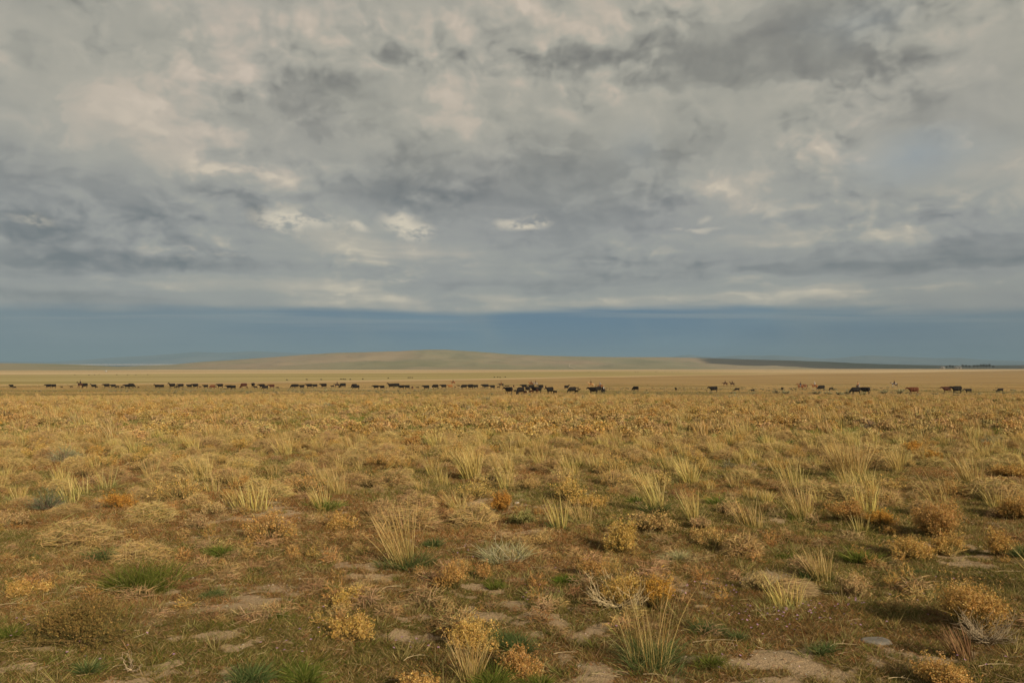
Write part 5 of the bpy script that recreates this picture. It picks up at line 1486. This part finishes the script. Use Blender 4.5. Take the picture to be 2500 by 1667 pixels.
# strip, left, right, hoof row, size (c cow / k calf), facing (L R F away B), head, colour, extra, label hint
H = [
('A',155,257,495,'c','L','level','black','','black cow ahead of a small calf, nearest the left edge'),
('A',240,297,498,'k','L','down','black','','small black calf behind the cow nearest the left edge'),
('A',810,930,495,'c','L','level','black','','leading black cow of a touching pair left of two lone calves'),
('A',905,1018,492,'c','L','level','black','','second black cow of the touching pair left of two lone calves'),
('A',1080,1135,495,'k','L','level','black','','first of two lone black calves near the left rider'),
('A',1250,1312,493,'k','L','level','black','','second lone black calf, close before the left rider'),
('A',1440,1590,492,'c','L','level','black','','black cow half hidden behind the horse of the leftmost rider'),
('A',1632,1727,492,'c','L','up','black','','black cow right behind the leftmost rider with a calf at its heels'),
('A',1705,1762,495,'k','L','down','black','','black calf at the heels of the cow behind the leftmost rider'),
('A',1850,1975,492,'c','L','level','black','','front black cow of the pair followed by two calves'),
('A',1982,2082,490,'c','L','level','black','','rear black cow of the pair followed by two calves'),
('A',2070,2145,498,'k','L','down','black','','black calf right behind the pair of cows in the left herd'),
('A',2165,2225,495,'k','L','down','black','','black calf just before the two overlapping cows in the left herd'),
('A',2220,2340,497,'c','L','level','black','','black cow overlapping another, before the tiny reddish calf'),
('B',0,150,498,'c','R','down','black','','black cow with lowered head at the end of the first left bunch'),
('B',185,228,498,'k','L','down','dark','','tiny reddish brown calf alone after the first left bunch'),
('B',485,600,500,'c','L','up','black','','black cow with raised head leading a separate pair'),
('B',562,675,500,'c','L','level','black','','black cow following in the separate pair'),
('B',742,880,495,'c','L','up','black','','black cow heading a run of three overlapping animals'),
('B',865,950,500,'k','L','down','black','','black calf beneath the run of overlapping cows'),
('B',905,1028,491,'c','L','level','black','','last black cow of the run of three overlapping animals'),
('B',1062,1175,497,'c','L','level','black','face','black cow with a pale face spot before a brown calf'),
('B',1160,1293,495,'c','L','level','black','','black cow between the pale-faced cow and a brown calf'),
('B',1288,1338,490,'k','L','level','dark','','small brown calf behind two black cows in the left herd'),
('B',1358,1468,500,'c','L','level','black','','single black cow in front of the rust red cow'),
('B',1490,1580,503,'c','L','down','red','','rust red cow with lowered head among the black left herd'),
('B',1560,1608,491,'k','L','down','black','','black calf between the rust red cow and the next black cow'),
('B',1608,1735,493,'c','L','level','black','','black cow right behind the rust red cow'),
('B',1770,1900,517,'c','L','level','black','','nearer big black cow, front of a merged pair'),
('B',1835,1965,521,'c','L','level','black','','nearer big black cow, rear of a merged pair'),
('B',2015,2178,490,'c','L','graze','dark','','dark brown cow stretching its head to the ground'),
('B',2140,2180,503,'k','L','level','black','','calf at the hind legs of the dark brown grazing cow'),
('C',832,900,482,'c','F','level','black','','black cow seen head on behind a calf'),
('C',872,955,508,'k','L','level','black','','black calf in front of the head-on cow'),
('C',962,1090,497,'c','L','level','black','','broad black cow left of a nearer one'),
('C',1035,1140,522,'c','L','down','black','','nearer black cow overlapping the broad one, head low'),
('C',1142,1260,499,'c','L','level','dark','','dark brown cow trailing the overlapping black ones'),
('C',1280,1337,506,'k','L','level','black','','little black calf closing the left half of the herd'),
('D',140,265,498,'c','L','down','black','','first black cow after the gap in the herd'),
('D',185,298,492,'c','L','level','black','','taller black cow overlapping the first one after the gap'),
('D',287,402,504,'c','L','level','black','','black cow third after the gap, slightly nearer'),
('D',412,545,497,'c','L','level','black','','black cow fourth after the gap in the herd'),
('D',525,635,489,'c','L','level','black','','black cow fifth after the gap in the herd, farther off'),
('D',670,805,493,'c','L','level','black','','lone dark cow left of the rider in mid herd'),
('D',862,935,490,'k','L','level','black','','black calf right before the mid herd rider'),
('D',1012,1148,487,'c','L','graze','black','','black cow with lowered head behind the mid herd rider'),
('D',1225,1345,490,'c','L','graze','black','','black cow grazing behind a nearer one'),
('D',1262,1392,518,'c','L','down','black','','nearer black cow overlapping the grazing one'),
('D',1615,1735,514,'c','L','level','black','','black cow walking just before another of equal size'),
('D',1730,1840,518,'c','L','level','black','','black cow walking just behind another of equal size'),
('D',1880,2015,494,'c','L','up','black','','farther black cow with raised head at the start of a long overlap'),
('D',1965,2110,494,'c','L','level','black','','farther black cow with highest back in the long overlap'),
('D',2072,2195,515,'c','L','level','black','','nearer black cow in the middle of the long overlap'),
('D',2175,2293,512,'c','L','level','black','','last black cow of the long overlap before a reddish calf'),
('D',2312,2345,516,'k','F','level','dark','','reddish dark calf seen head on after the long overlap'),
('E',925,985,508,'k','L','level','black','','lone black calf walking with level head at mid herd'),
('E',1043,1175,522,'c','L','level','black','','black cow with raised foreleg behind the lone calf'),
('E',1205,1338,509,'c','L','down','black','face','black cow with a pale muzzle before the orange-brown cow'),
('E',1357,1480,503,'c','L','level','black','','black cow directly before the orange-brown cow'),
('E',1480,1592,498,'c','L','level','tan','','orange-brown cow below the distant rider'),
('E',1610,1640,493,'k','L','level','dark','','tiny brown calf behind the orange-brown cow'),
('E',1662,1716,475,'k','L','level','black','','black calf standing farther off behind the orange-brown cow'),
('E',1722,1850,508,'c','L','down','black','face','black cow with a pale blaze at the head of a tight bunch'),
('E',1835,1965,511,'c','L','level','black','','nearer black cow in the middle of the tight bunch'),
('E',1868,1965,488,'c','L','level','black','','farther black cow showing its back above the tight bunch'),
('E',1940,2048,500,'c','L','level','black','','last black cow of the tight bunch'),
('E',2100,2185,486,'c','L','level','black','','farther black cow heading the group left of the brown-coated rider'),
('E',2112,2240,501,'c','L','level','black','','middle black cow of the group left of the brown-coated rider'),
('F',38,142,510,'c','L','level','black','','last black cow of the group left of the brown-coated rider'),
('F',170,228,497,'k','L','down','black','','black calf at the forelegs of the black horse'),
('F',305,350,475,'k','L','level','black','','first of two small calves behind the black horse'),
('F',347,400,475,'k','L','level','black','','second of two small calves behind the black horse'),
('F',455,487,487,'k','F','level','dark','','brownish calf seen head on, alone behind the black horse'),
('F',392,437,512,'k','L','up','black','','black calf standing behind the back of a nearer cow'),
('F',307,465,596,'c','L','level','black','','near black cow walking alone below the black horse'),
('F',597,720,502,'c','L','level','black','','black cow left of the two riders side by side'),
('F',568,622,510,'k','L','level','black','','black calf beneath the cow left of the two riders'),
('F',735,852,505,'c','L','level','black','','black cow directly below the two riders side by side'),
('F',903,1015,502,'c','L','level','black','','black cow right of the two riders side by side'),
('F',1028,1065,504,'k','B','level','dark','','small dark calf behind the cow right of the two riders'),
('F',670,782,560,'c','R','level','black','face','black white-faced cow turned to the right in the near bunch'),
('F',788,915,581,'c','L','level','black','face','black white-faced cow turned to the left in the near bunch'),
('F',865,985,577,'c','R','up','black','','tallest black cow at the right end of the near bunch'),
('F',755,830,586,'k','L','down','dark','','brown calf under the white-faced cow of the near bunch'),
('F',510,682,607,'c','L','graze','black','','nearest black cow of the bunch, head low behind a calf'),
('F',475,522,577,'k','L','level','black','','black calf before the head of the nearest cow'),
('F',640,708,606,'k','R','level','dark','face','brown pale-faced calf beside the hind legs of the nearest cow'),
('F',868,912,586,'k','B','level','dark','','brown calf seen from behind in the near bunch'),
('F',1055,1190,596,'c','L','level','black','','black cow followed closely by its calf, right of the near bunch'),
('F',1172,1257,601,'k','L','level','black','','black calf following close behind its mother'),
('F',1368,1472,516,'c','R','up','black','','black cow alone, facing right with head raised'),
('F',1440,1612,587,'c','L','down','black','','black cow with three calves around its rump'),
('F',1585,1642,512,'k','R','level','black','','farther black calf facing right behind the cow with calves'),
('F',1610,1668,546,'k','R','level','black','','nearer black calf facing right behind the cow with calves'),
('F',1575,1615,587,'k','R','level','black','','black calf at the hind legs of the cow with calves'),
('F',1815,1985,596,'c','L','level','black','','near black cow walking left below the palomino horse'),
('F',1935,2062,562,'c','L','level','black','','black cow behind the one below the palomino horse'),
('F',2052,2108,582,'c','F','level','black','face','black cow with a white face looking straight at the camera'),
('F',2022,2122,586,'k','R','level','black','','black calf in front of the white-faced cow'),
('G',325,442,549,'c','L','down','black','','solitary black cow right of all the bunches'),
('G',1083,1123,547,'k','B','level','black','','solitary black calf seen from behind on open ground'),
('G',1695,1868,568,'c','L','level','black','','black cow walking alone left of the two distant riders'),
('G',2148,2258,558,'k','L','down','black','tail','black calf with its tail held out below the two distant riders'),
('H',825,905,565,'k','L','level','black','','black calf with raised ears between the distant riders and the sagebrush'),
('H',1375,1410,545,'k','F','level','black','','black calf showing only head and chest above pale sagebrush'),
('H',2022,2177,537,'c','L','down','black','','black cow right behind the white-shirted rider'),
('H',2230,2322,542,'k','L','graze','black','','low black calf half hidden in pale sagebrush'),
('I',1287,1500,606,'c','L','down','black','','large black cow with lowered head before the tan-shirted rider'),
('I',1480,1645,604,'c','L','level','black','','large black cow behind another before the tan-shirted rider'),
('J',275,470,600,'c','L','level','red','','red-brown cow alone in the right part'),
('J',880,1060,574,'c','L','level','dark','','dark red cow half covered by a large black one'),
('J',1040,1258,587,'c','L','level','black','','largest black cow covering the dark red one'),
('J',1285,1430,592,'k','L','level','black','','black calf just behind the largest black cow'),
('J',1865,1998,577,'k','L','down','black','tail','last black calf near the right edge, tail held out'),
]
FIRST = {}
nF = 0
rgh = random.Random(3)
for i, (st, l, r, hoof, size, face, head, col, extra, lab) in enumerate(H):
    cx, py = zp(st, (l + r) / 2, hoof)
    x, y = at(cx, py)
    wpx = (r - l) / 7.35; wm = wpx * mpp(y)
    gait = ('walk', 'walk2', 'walk', 'stand')[i % 4] if face in 'LR' else 'stand'
    key = f"{'calf' if size == 'k' else 'cow'}-{gait}-{head}-{col}" + (f'-{extra}' if extra else '')
    me = cow_kind(key)
    nat = 2.36 if face in 'LR' else 0.80
    lo, hi = (0.45, 0.68) if size == 'k' else (0.92, 1.22)
    s = wm / nat
    yaw_extra = 0.0
    if face in 'LR' and s < lo * 0.98:      # shorter than side-on: turned partly away
        yaw_extra = min(1.0, math.acos(max(0.45, s / lo))) * rgh.choice((-1, 1)); s = lo
    s = min(hi, max(lo, s)) * (1.06 if size == 'k' else 1.03)
    rz = {'L': pi, 'R': 0.0, 'F': -pi / 2, 'B': pi / 2}[face] + yaw_extra + rgh.uniform(-0.12, 0.12)
    grp = None
    word = 'calf' if size == 'k' else 'cow'
    link(word, me, None, lab, word, 'calves of the driven herd' if size == 'k' else 'cows of the driven herd', loc=(x, y, gz(x, y) - 0.01), rz=rz, scale=s)

# far-off cattle grazing on the plain, specks in the photograph
def far_cow_mesh():
    return cow_kind('cow-stand-graze-black'), cow_kind('cow-stand-level-black')
SP = [('A', [(1343, 262), (1595, 268), (1697, 260), (1775, 258), (2095, 260), (2290, 263)], 'on the green band at the far left'),
      ('B', [(160, 263), (372, 260)], 'on the green band left of centre'),
      ('D', [(75, 359), (433, 353), (690, 353), (1048, 345), (1090, 345), (1125, 351), (1215, 349), (1440, 345), (1895, 325), (2255, 318), (2290, 316), (2325, 318)], 'along the pale line behind mid herd'),
      ('F', [(125, 308), (185, 308), (227, 311), (320, 306)], 'on the pale line behind the brown-coated rider'),
      ('F', [(1810, 202), (1843, 203), (1962, 202)], 'on the far straw band above the palomino horse'),
      ('G', [(375, 205), (420, 210), (745, 205), (905, 204), (1035, 202), (1145, 202), (1410, 191), (1475, 191)], 'on the far straw band right of centre'),
      ('H', [(1105, 187), (1143, 191), (1205, 190), (1230, 190), (1330, 187)], 'on the far straw band above the right riders'),
      ('J', [(92, 178), (240, 178), (330, 180), (385, 178), (1052, 175), (1410, 150), (2113, 153)], 'on the far straw band at the far right')]
fm = far_cow_mesh()
for si, (st, lst, where) in enumerate(SP):
    for k, (zx, zy) in enumerate(lst):
        cx, py = zp(st, zx, zy)
        x, y = at(cx, py)
        link('cow', fm[k % 2], None, f'{ORD[k]} far grazing speck from the left {where}', 'cow', f'far cattle {where}', loc=(x, y, gz(x, y)), rz=rgh.choice((0, pi)) + rgh.uniform(-.5, .5), scale=0.55)

# ---- horses
def horse_mesh(gait, head, col, pts):
    bm = bmesh.new()
    for (x, z, rx, ry, rz) in [(0.55, 1.22, .34, .25, .34), (0.22, 1.20, .38, .28, .33), (-0.15, 1.20, .38, .29, .31), (-0.55, 1.25, .36, .28, .33)]:
        ellipsoid(bm, (x, 0, z), (rx, ry, rz))
    hz, hx = {'up': (1.98, 1.12), 'level': (1.75, 1.28), 'low': (1.40, 1.36)}[head]
    hd = Vector((hx, 0, hz))
    capsule(bm, (0.62, 0, 1.30), (0.5 * (0.62 + hx), 0, 0.5 * (1.34 + hz) + 0.03), .26, .16, 0.7)
    capsule(bm, (0.5 * (0.62 + hx), 0, 0.5 * (1.34 + hz) + 0.03), hd, .16, .115, 0.7)
    capsule(bm, hd, hd + Vector((.36, 0, -.34)), .125, .07, 0.75)
    for s in (-1, 1): capsule(bm, hd + Vector((-.02, s * .06, .10)), hd + Vector((.0, s * .07, .22)), .04, .018)
    sw = {'walk': (0.22, -0.16, -0.22, 0.18), 'walk2': (-0.18, 0.20, 0.16, -0.24), 'trot': (0.36, -0.30, -0.38, 0.24), 'stand': (0.0, 0.03, 0.0, -0.05)}[gait]
    for i, (sx, sy) in enumerate(((0.58, .16), (0.58, -.16), (-0.62, .16), (-0.62, -.16))):
        a = sw[i]
        if i < 2:
            k = Vector((sx + a * .6, sy, 0.56)); f = Vector((sx + a - (0.12 if a > .3 else 0), sy, 0.06 + (0.2 if a > .3 else 0)))
            capsule(bm, (sx, sy, 1.05), k, .13, .062); capsule(bm, k, f, .055, .042); capsule(bm, f, f + Vector((.05, 0, -.02)), .055, .058)
        else:
            st = Vector((sx + .12 + a * .2, sy, 0.92)); hk = Vector((sx - .14 + a * .6, sy, .58)); f = Vector((sx - .03 + a, sy, .06))
            capsule(bm, (sx, sy, 1.22), st, .22, .13); capsule(bm, st, hk, .12, .065); capsule(bm, hk, f, .055, .042); capsule(bm, f, f + Vector((.05, 0, -.02)), .055, .058)
    def cf(co):
        c = np.tile(np.array(col, np.float32), (len(co), 1))
        if pts == 'dark': c[co[:, 2] < 0.5] = (0.014, 0.010, 0.008)
        if pts == 'socks': c[co[:, 2] < 0.34] = (0.45, 0.40, 0.33)
        if pts == 'paint':
            n = fbm(co[:, 0] * 2.2 + 4, co[:, 2] * 2.2 + co[:, 1] * 2 + 9, 2, 7)
            c[n > 0.52] = (0.50, 0.46, 0.40)
        return c
    body = fuse('body', bm, 0.03, [M_HIDE], cf)
    hair = {'dark': (0.012, 0.009, 0.008), 'socks': (0.30, 0.20, 0.10), 'paint': (0.03, 0.025, 0.02), 'pale': (0.48, 0.40, 0.28)}.get(pts, tuple(c * 0.7 for c in col))
    bm = bmesh.new()
    capsule(bm, (-0.92, 0, 1.42), (-1.10, 0, 1.12), .06, .09); capsule(bm, (-1.10, 0, 1.12), (-1.08, 0, 0.55), .09, .04)
    tail = fuse('tail', bm, 0.03, [M_HIDE], lambda co: np.tile(np.array(hair, np.float32), (len(co), 1)))
    bm = bmesh.new()
    for k in range(7):
        t = k / 6; p = Vector((0.60, 0, 1.55)).lerp(hd + Vector((-.05, 0, .10)), t)
        capsule(bm, p, p + Vector((-.03, .06, -.20)), .05, .03)
    mane = fuse('mane', bm, 0.025, [M_HIDE], lambda co: np.tile(np.array(hair, np.float32), (len(co), 1)))
    bm = bmesh.new()
    ellipsoid(bm, (0.0, 0, 1.49), (.33, .26, .07)); capsule(bm, (0.22, 0, 1.55), (0.26, 0, 1.66), .06, .045); capsule(bm, (-.25, -.12, 1.58), (-.25, .12, 1.58), .06, .06)
    for s in (-1, 1): capsule(bm, (0.02, s * .28, 1.38), (0.08, s * .34, 0.92), .05, .03, 0.5); ellipsoid(bm, (0.02, s * .27, 1.30), (.26, .03, .17))
    saddle = fuse('saddle', bm, 0.025, [M_CLOTH], lambda co: np.tile(np.array((0.10, 0.05, 0.025), np.float32), (len(co), 1)))
    return body, mane, tail, saddle
def rider_mesh(shirt, legs, hat, lean=0.0, skin=(0.35, 0.19, 0.12)):
    """seated figure, hips at the saddle; +X is forward"""
    flat = lambda c: (lambda co: np.tile(np.array(c, np.float32), (len(co), 1)))
    Lx = lean
    hip = Vector((-0.03, 0, 1.66)); ch = Vector((0.02 + Lx * .7, 0, 2.02)); nk = Vector((0.03 + Lx, 0, 2.20)); hd = Vector((0.06 + Lx * 1.15, 0, 2.36))
    bm = bmesh.new()
    ellipsoid(bm, hip, (.14, .17, .13)); capsule(bm, hip, ch, .13, .165, 1.1); capsule(bm, ch, nk, .10, .055); capsule(bm, nk, hd, .055, .08)
    ellipsoid(bm, hd, (.10, .078, .118)); ellipsoid(bm, hd + Vector((.10, 0, -.02)), (.022, .016, .03)); ellipsoid(bm, hd + Vector((.055, 0, -.09)), (.045, .045, .035))
    for s in (-1, 1): ellipsoid(bm, hd + Vector((.0, s * .08, -.01)), (.02, .014, .032))
    for s in (-1, 1):
        sh = Vector((0.0 + Lx * .9, s * .20, 2.13)); el = Vector((0.02 + Lx * .6, s * .27, 1.84)); wr = Vector((0.28 + Lx * .3, s * .10, 1.74))
        capsule(bm, ch + Vector((0, 0, .08)), sh, .10, .065); capsule(bm, sh, el, .058, .045); capsule(bm, el, wr, .043, .03)
        ellipsoid(bm, wr + Vector((.045, 0, 0)), (.045, .035, .025))
        for f in range(4): capsule(bm, wr + Vector((.07, (f - 1.5) * .017, .0)), wr + Vector((.10, (f - 1.5) * .017, -.035)), .0105, .009)
        capsule(bm, wr + Vector((.03, -s * .03, .012)), wr + Vector((.07, -s * .045, .02)), .012, .01)
        kn = Vector((.30, s * .34, 1.40)); an = Vector((.12, s * .38, .98))
        capsule(bm, hip + Vector((0, s * .09, 0)), kn, .11, .075); capsule(bm, kn, an, .07, .045); capsule(bm, an, an + Vector((.17, 0, -.06)), .05, .04)
    body = fuse('body', bm, 0.02, [M_HIDE], flat(skin), 2)
    bm = bmesh.new()
    capsule(bm, hip + Vector((0, 0, .06)), ch, .15, .185, 1.12); ellipsoid(bm, ch + Vector((0, 0, .07)), (.13, .20, .12))
    for s in (-1, 1):
        sh = Vector((0.0 + Lx * .9, s * .20, 2.13)); el = Vector((0.02 + Lx * .6, s * .27, 1.84)); wr = Vector((0.26 + Lx * .3, s * .11, 1.75))
        capsule(bm, ch + Vector((0, 0, .08)), sh, .11, .082); capsule(bm, sh, el, .074, .06); capsule(bm, el, wr, .058, .042)
    sm = fuse('shirt', bm, 0.022, [M_CLOTH], flat(shirt), 2)
    bm = bmesh.new()
    ellipsoid(bm, hip + Vector((0, 0, -.01)), (.165, .20, .13))
    for s in (-1, 1):
        kn = Vector((.30, s * .34, 1.40)); an = Vector((.13, s * .38, 1.03))
        capsule(bm, hip + Vector((0, s * .09, 0)), kn, .13, .095); capsule(bm, kn, an, .09, .075)
    tm = fuse('trousers', bm, 0.022, [M_CLOTH], flat(legs), 2)
    bm = bmesh.new()
    ellipsoid(bm, hd + Vector((0, 0, .085)), (.215, .19, .022)); capsule(bm, hd + Vector((0, 0, .09)), hd + Vector((0, 0, .185)), .105, .085)
    hm = fuse('hat', bm, 0.016, [M_CLOTH], flat(hat), 1)
    return body, sm, tm, hm
BAY = (0.075, 0.028, 0.014); SORREL = (0.22, 0.085, 0.030); PALO = (0.42, 0.24, 0.10); DARKH = (0.022, 0.014, 0.011); GREYH = (0.28, 0.25, 0.22)
DK = (0.018, 0.018, 0.022)
# strip, left, right, hoof row, facing, horse colour, points, gait, head, horse label, rider (None or (shirt, trousers, hat, lean, label))
RD = [
('A',1365,1520,493,'L',(0.05,0.02,0.012),'dark','walk','up','dark chestnut horse of the leftmost rider, overlapping a black cow', (DK,DK,(0.03,0.025,0.02),0.02,'leftmost rider in dark clothes and dark hat on a chestnut horse')),
('D',925,1030,487,'L',DARKH,'dark','walk2','low','dark horse with lowered head at mid herd', (DK,(0.03,0.03,0.04),(0.12,0.10,0.08),-0.05,'rider in black holding up an arm on the dark horse at mid herd')),
('E',1540,1640,436,'L',SORREL,'socks','trot','level','sorrel horse trotting behind the line above the orange-brown cow', ((0.03,0.02,0.02),(0.10,0.06,0.04),(0.03,0.02,0.02),0.03,'small distant rider in dark clothes above the orange-brown cow')),
('F',195,302,477,'L',DARKH,'dark','walk','low','black horse standing under the rider in a brown coat', ((0.16,0.075,0.03),(0.12,0.06,0.03),(0.06,0.04,0.03),0.02,'bulky rider in a brown coat on the black horse')),
('F',735,835,457,'L',SORREL,'socks','walk','up','reddish sorrel horse, left one of the pair side by side', ((0.10,0.03,0.02),(0.10,0.05,0.03),(0.02,0.015,0.012),0.0,'rider in dark red on the left horse of the pair')),
('F',812,918,458,'L',GREYH,'dark','walk2','level','greyish tan horse, right one of the pair side by side', (DK,(0.20,0.16,0.12),(0.02,0.02,0.02),-0.03,'rider in black with tan chaps on the right horse of the pair')),
('F',1790,1928,488,'L',PALO,'pale','trot','up','palomino horse trotting left near the right end of the bunches', (DK,(0.30,0.16,0.07),(0.03,0.025,0.02),0.0,'rider in dark shirt on the palomino horse')),
('F',1955,2100,520,'L',(0.20,0.09,0.04),'socks','stand','low','sorrel horse with low head behind the white-faced cow', ((0.24,0.24,0.25),(0.12,0.10,0.09),(0.30,0.28,0.25),0.12,'rider in a grey shirt bending forward over a sorrel horse')),
('G',1945,2032,456,'L',BAY,'dark','walk','low','bay horse on the left of two distant ones', (DK,DK,(0.03,0.02,0.02),-0.02,'left one of two distant riders, on the bay horse')),
('G',2063,2168,462,'L',(0.04,0.022,0.016),'dark','walk2','up','dark bay horse on the right of two distant ones', (DK,DK,(0.02,0.02,0.02),0.0,'right one of two distant riders, upright on the dark bay horse')),
('H',1652,1800,528,'L',SORREL,'dark','trot','up','sorrel horse with black mane, front one of the overlapping pair at right', ((0.02,0.025,0.045),(0.16,0.15,0.15),(0.02,0.02,0.02),-0.02,'rider in a dark blue vest on the overlapping horses at right')),
('H',1700,1862,524,'L',(0.18,0.08,0.04),'dark','walk2','level','brown horse with bushy black tail, rear one of the overlapping pair', None),
('H',1908,2052,519,'L',SORREL,'socks','walk','level','sorrel horse carrying the rider in white', ((0.62,0.58,0.52),(0.20,0.12,0.08),(0.66,0.62,0.55),0.0,'rider in white shirt and white hat on a sorrel horse')),
('I',1400,1462,525,'F',GREYH,'pale','stand','up','grey horse hidden behind the pair of large black cows', ((0.42,0.24,0.13),(0.26,0.10,0.04),(0.05,0.03,0.02),0.0,'rider in a tan shirt facing the camera behind two large black cows')),
('I',2022,2152,481,'L',(0.03,0.02,0.015),'paint','trot','level','paint horse with white patches, farthest right of all horses', (DK,(0.05,0.04,0.05),(0.03,0.02,0.02),0.02,'rider in dark clothes on the paint horse, rightmost of all riders')),
]
for (st, l, r, hoof, face, col, pts, gait, head, hl, rd) in RD:
    cx, py = zp(st, (l + r) / 2, hoof); x, y = at(cx, py)
    rz = {'L': pi, 'F': -pi / 2}[face] + rgh.uniform(-0.12, 0.12)
    wm = (r - l) / 7.35 * mpp(y); s = min(1.12, max(0.92, wm / 2.6)) if face == 'L' else 1.0
    e = bpy.data.objects.new('horse', None); COL.objects.link(e); e.location = (x, y, gz(x, y) - 0.03); e.rotation_euler = (0, 0, rz); e.scale = (s,) * 3
    tag(e, hl, 'horse', 'saddled horses of the riders')
    for nm, me in zip(('body', 'mane', 'tail', 'saddle'), horse_mesh(gait, head, col, pts)): link(nm, me, e)
    if rd:
        p = bpy.data.objects.new('person', None); COL.objects.link(p); p.location = e.location; p.rotation_euler = (0, 0, rz); p.scale = (s,) * 3
        tag(p, rd[4], 'person', 'mounted riders driving the herd')
        for nm, me in zip(('body', 'shirt', 'trousers', 'hat'), rider_mesh(*rd[:4])): link(nm, me, p)

# ================================================================== far farm at the foot of the hill, right horizon
def flat_mat(name, col, rough=0.8):
    m, b = new_mat(name)
    n = b.noise(b.n('ShaderNodeTexCoord').outputs['Object'], 1.2, 4, 0.6, dims='3D')
    finish(b, b.ramp(n, [(0.3, tuple(c * 0.85 for c in col)), (0.7, col)]), rough, 0.2)
    return m
M_WALL = flat_mat('white_siding', (0.42, 0.41, 0.38)); M_ROOF = flat_mat('sheet_metal_roof', (0.40, 0.40, 0.40)); M_DOOR = flat_mat('dark_opening', (0.05, 0.05, 0.05))
def box_mesh(name, x0, x1, y0, y1, z0, z1, mat):
    V = [(x, y, z) for x in (x0, x1) for y in (y0, y1) for z in (z0, z1)]
    fl = [0, 1, 3, 2, 4, 6, 7, 5, 0, 4, 5, 1, 2, 3, 7, 6, 0, 2, 6, 4, 1, 5, 7, 3]
    return mesh_np(name, V, fl, [4] * 6, None, [mat])
def hill_top_z(px, py, y): return CAMZ + (HZ - py) / F * y
def shed(px, py, wpx, hpx, label):
    y = 2600.0; x = (px - 1250) / F * y; z = hill_top_z(px, py, y); s = y / F
    w, h, d = wpx * s, hpx * s, 14.0
    e = bpy.data.objects.new('farm_shed', None); COL.objects.link(e); e.location = (x, y, z); tag(e, label, 'shed', 'white farm sheds on the right horizon')
    link('wall', box_mesh('wall', -w / 2, w / 2, 0, d, -4, h * .62, M_WALL), e)
    V = [(-w / 2 - .5, -.5, h * .62), (w / 2 + .5, -.5, h * .62), (w / 2 + .5, d + .5, h * .62), (-w / 2 - .5, d + .5, h * .62), (-w / 2 - .5, d / 2, h), (w / 2 + .5, d / 2, h)]
    link('roof', mesh_np('roof', V, [0, 1, 5, 4, 2, 3, 4, 5, 0, 4, 3, 1, 2, 5], [4, 4, 3, 3], None, [M_ROOF]), e)
    for k in (-.25, .25): link('door', box_mesh('door', w * k - 2.2, w * k + 2.2, -.12, 0.02, -2, h * .42, M_DOOR), e)
shed(2303, 896.6, 7.5, 1.9, 'long low white shed, left one of three on the right horizon')
shed(2337, 896.6, 4.5, 1.9, 'small white shed between trees, middle one on the right horizon')
shed(2344.5, 896.2, 5.5, 2.4, 'pale grey shed touching the trees, right one on the right horizon')
def far_tree(px, py, wpx, hpx, label, seed):
    y = 2750.0; x = (px - 1250) / F * y; z = hill_top_z(px, py, y); s = y / F
    w, h = wpx * s, hpx * s
    rs = np.random.default_rng(seed)
    e = bpy.data.objects.new('tree', None); COL.objects.link(e); e.location = (x, y, z); tag(e, label, 'tree', 'trees round the farm on the right horizon')
    g = Geo(); tube(g, [(0, 0, -5), (.1, 0, h * .3), (0, .1, h * .7)], .45, .15, (0.08, 0.06, 0.045), 6)
    for k in range(5):
        a = rs.uniform(0, 6.28); tube(g, [(0, 0, h * .3), (cos(a) * w * .2, sin(a) * w * .2, h * .55), (cos(a) * w * .32, sin(a) * w * .32, h * .8)], .2, .06, (0.08, 0.06, 0.045), 4)
    link('trunk', g.mesh('trunk', [M_TWIG]), e)
    g = Geo(); P = dome_points(rs, 420, w, h, 0.3, 0.5)
    flecks(g, rs, P, 0.9, pick(rs, [(0.045, 0.05, 0.022), (0.07, 0.07, 0.03), (0.09, 0.06, 0.04)], len(P)), 3)
    link('crown', g.mesh('crown', [M_LEAF]), e)
TR = [(2319, 895.5, 6, 4), (2325, 895.8, 5, 3), (2350, 895.6, 7, 5), (2358, 895.4, 6, 4.6), (2366, 895.6, 6, 3.6), (2378, 895.4, 7, 4.4), (2386, 895.2, 7, 4.8),
      (2394, 895.3, 8, 6), (2401, 895.3, 8, 6.6), (2408, 895.4, 7, 6), (2415, 895.5, 7, 7), (2424, 896, 6, 3.2), (2310, 896.2, 4, 2)]
WORDS = ['first', 'second', 'third', 'fourth', 'fifth', 'sixth', 'seventh', 'eighth', 'ninth', 'tenth', 'eleventh', 'twelfth', 'thirteenth']
for i, q in enumerate(sorted(TR)): far_tree(*q, f'dark tree of the farm on the right horizon, {WORDS[i]} from the left', 70 + i)
# the little white trailer far out on the plain, left
x, y = at(259, 908); s = mpp(y)
e = bpy.data.objects.new('trailer', None); COL.objects.link(e); e.location = (x, y, gz(x, y)); tag(e, 'tiny white trailer far out on the straw band at the left', 'trailer')
link('body', box_mesh('body', -1.6, 1.6, -1, 1, 0.5, 2.6, M_WALL), e)
for k in (-.7, .7):
    g = Geo(); tube(g, [(k, -1.15, .4), (k, -.95, .4)], .4, .4, (0.02, 0.02, 0.02), 12); link('wheel', g.mesh('wheel', [M_TWIG]), e)
# pale dirt track cut into the face of the hill
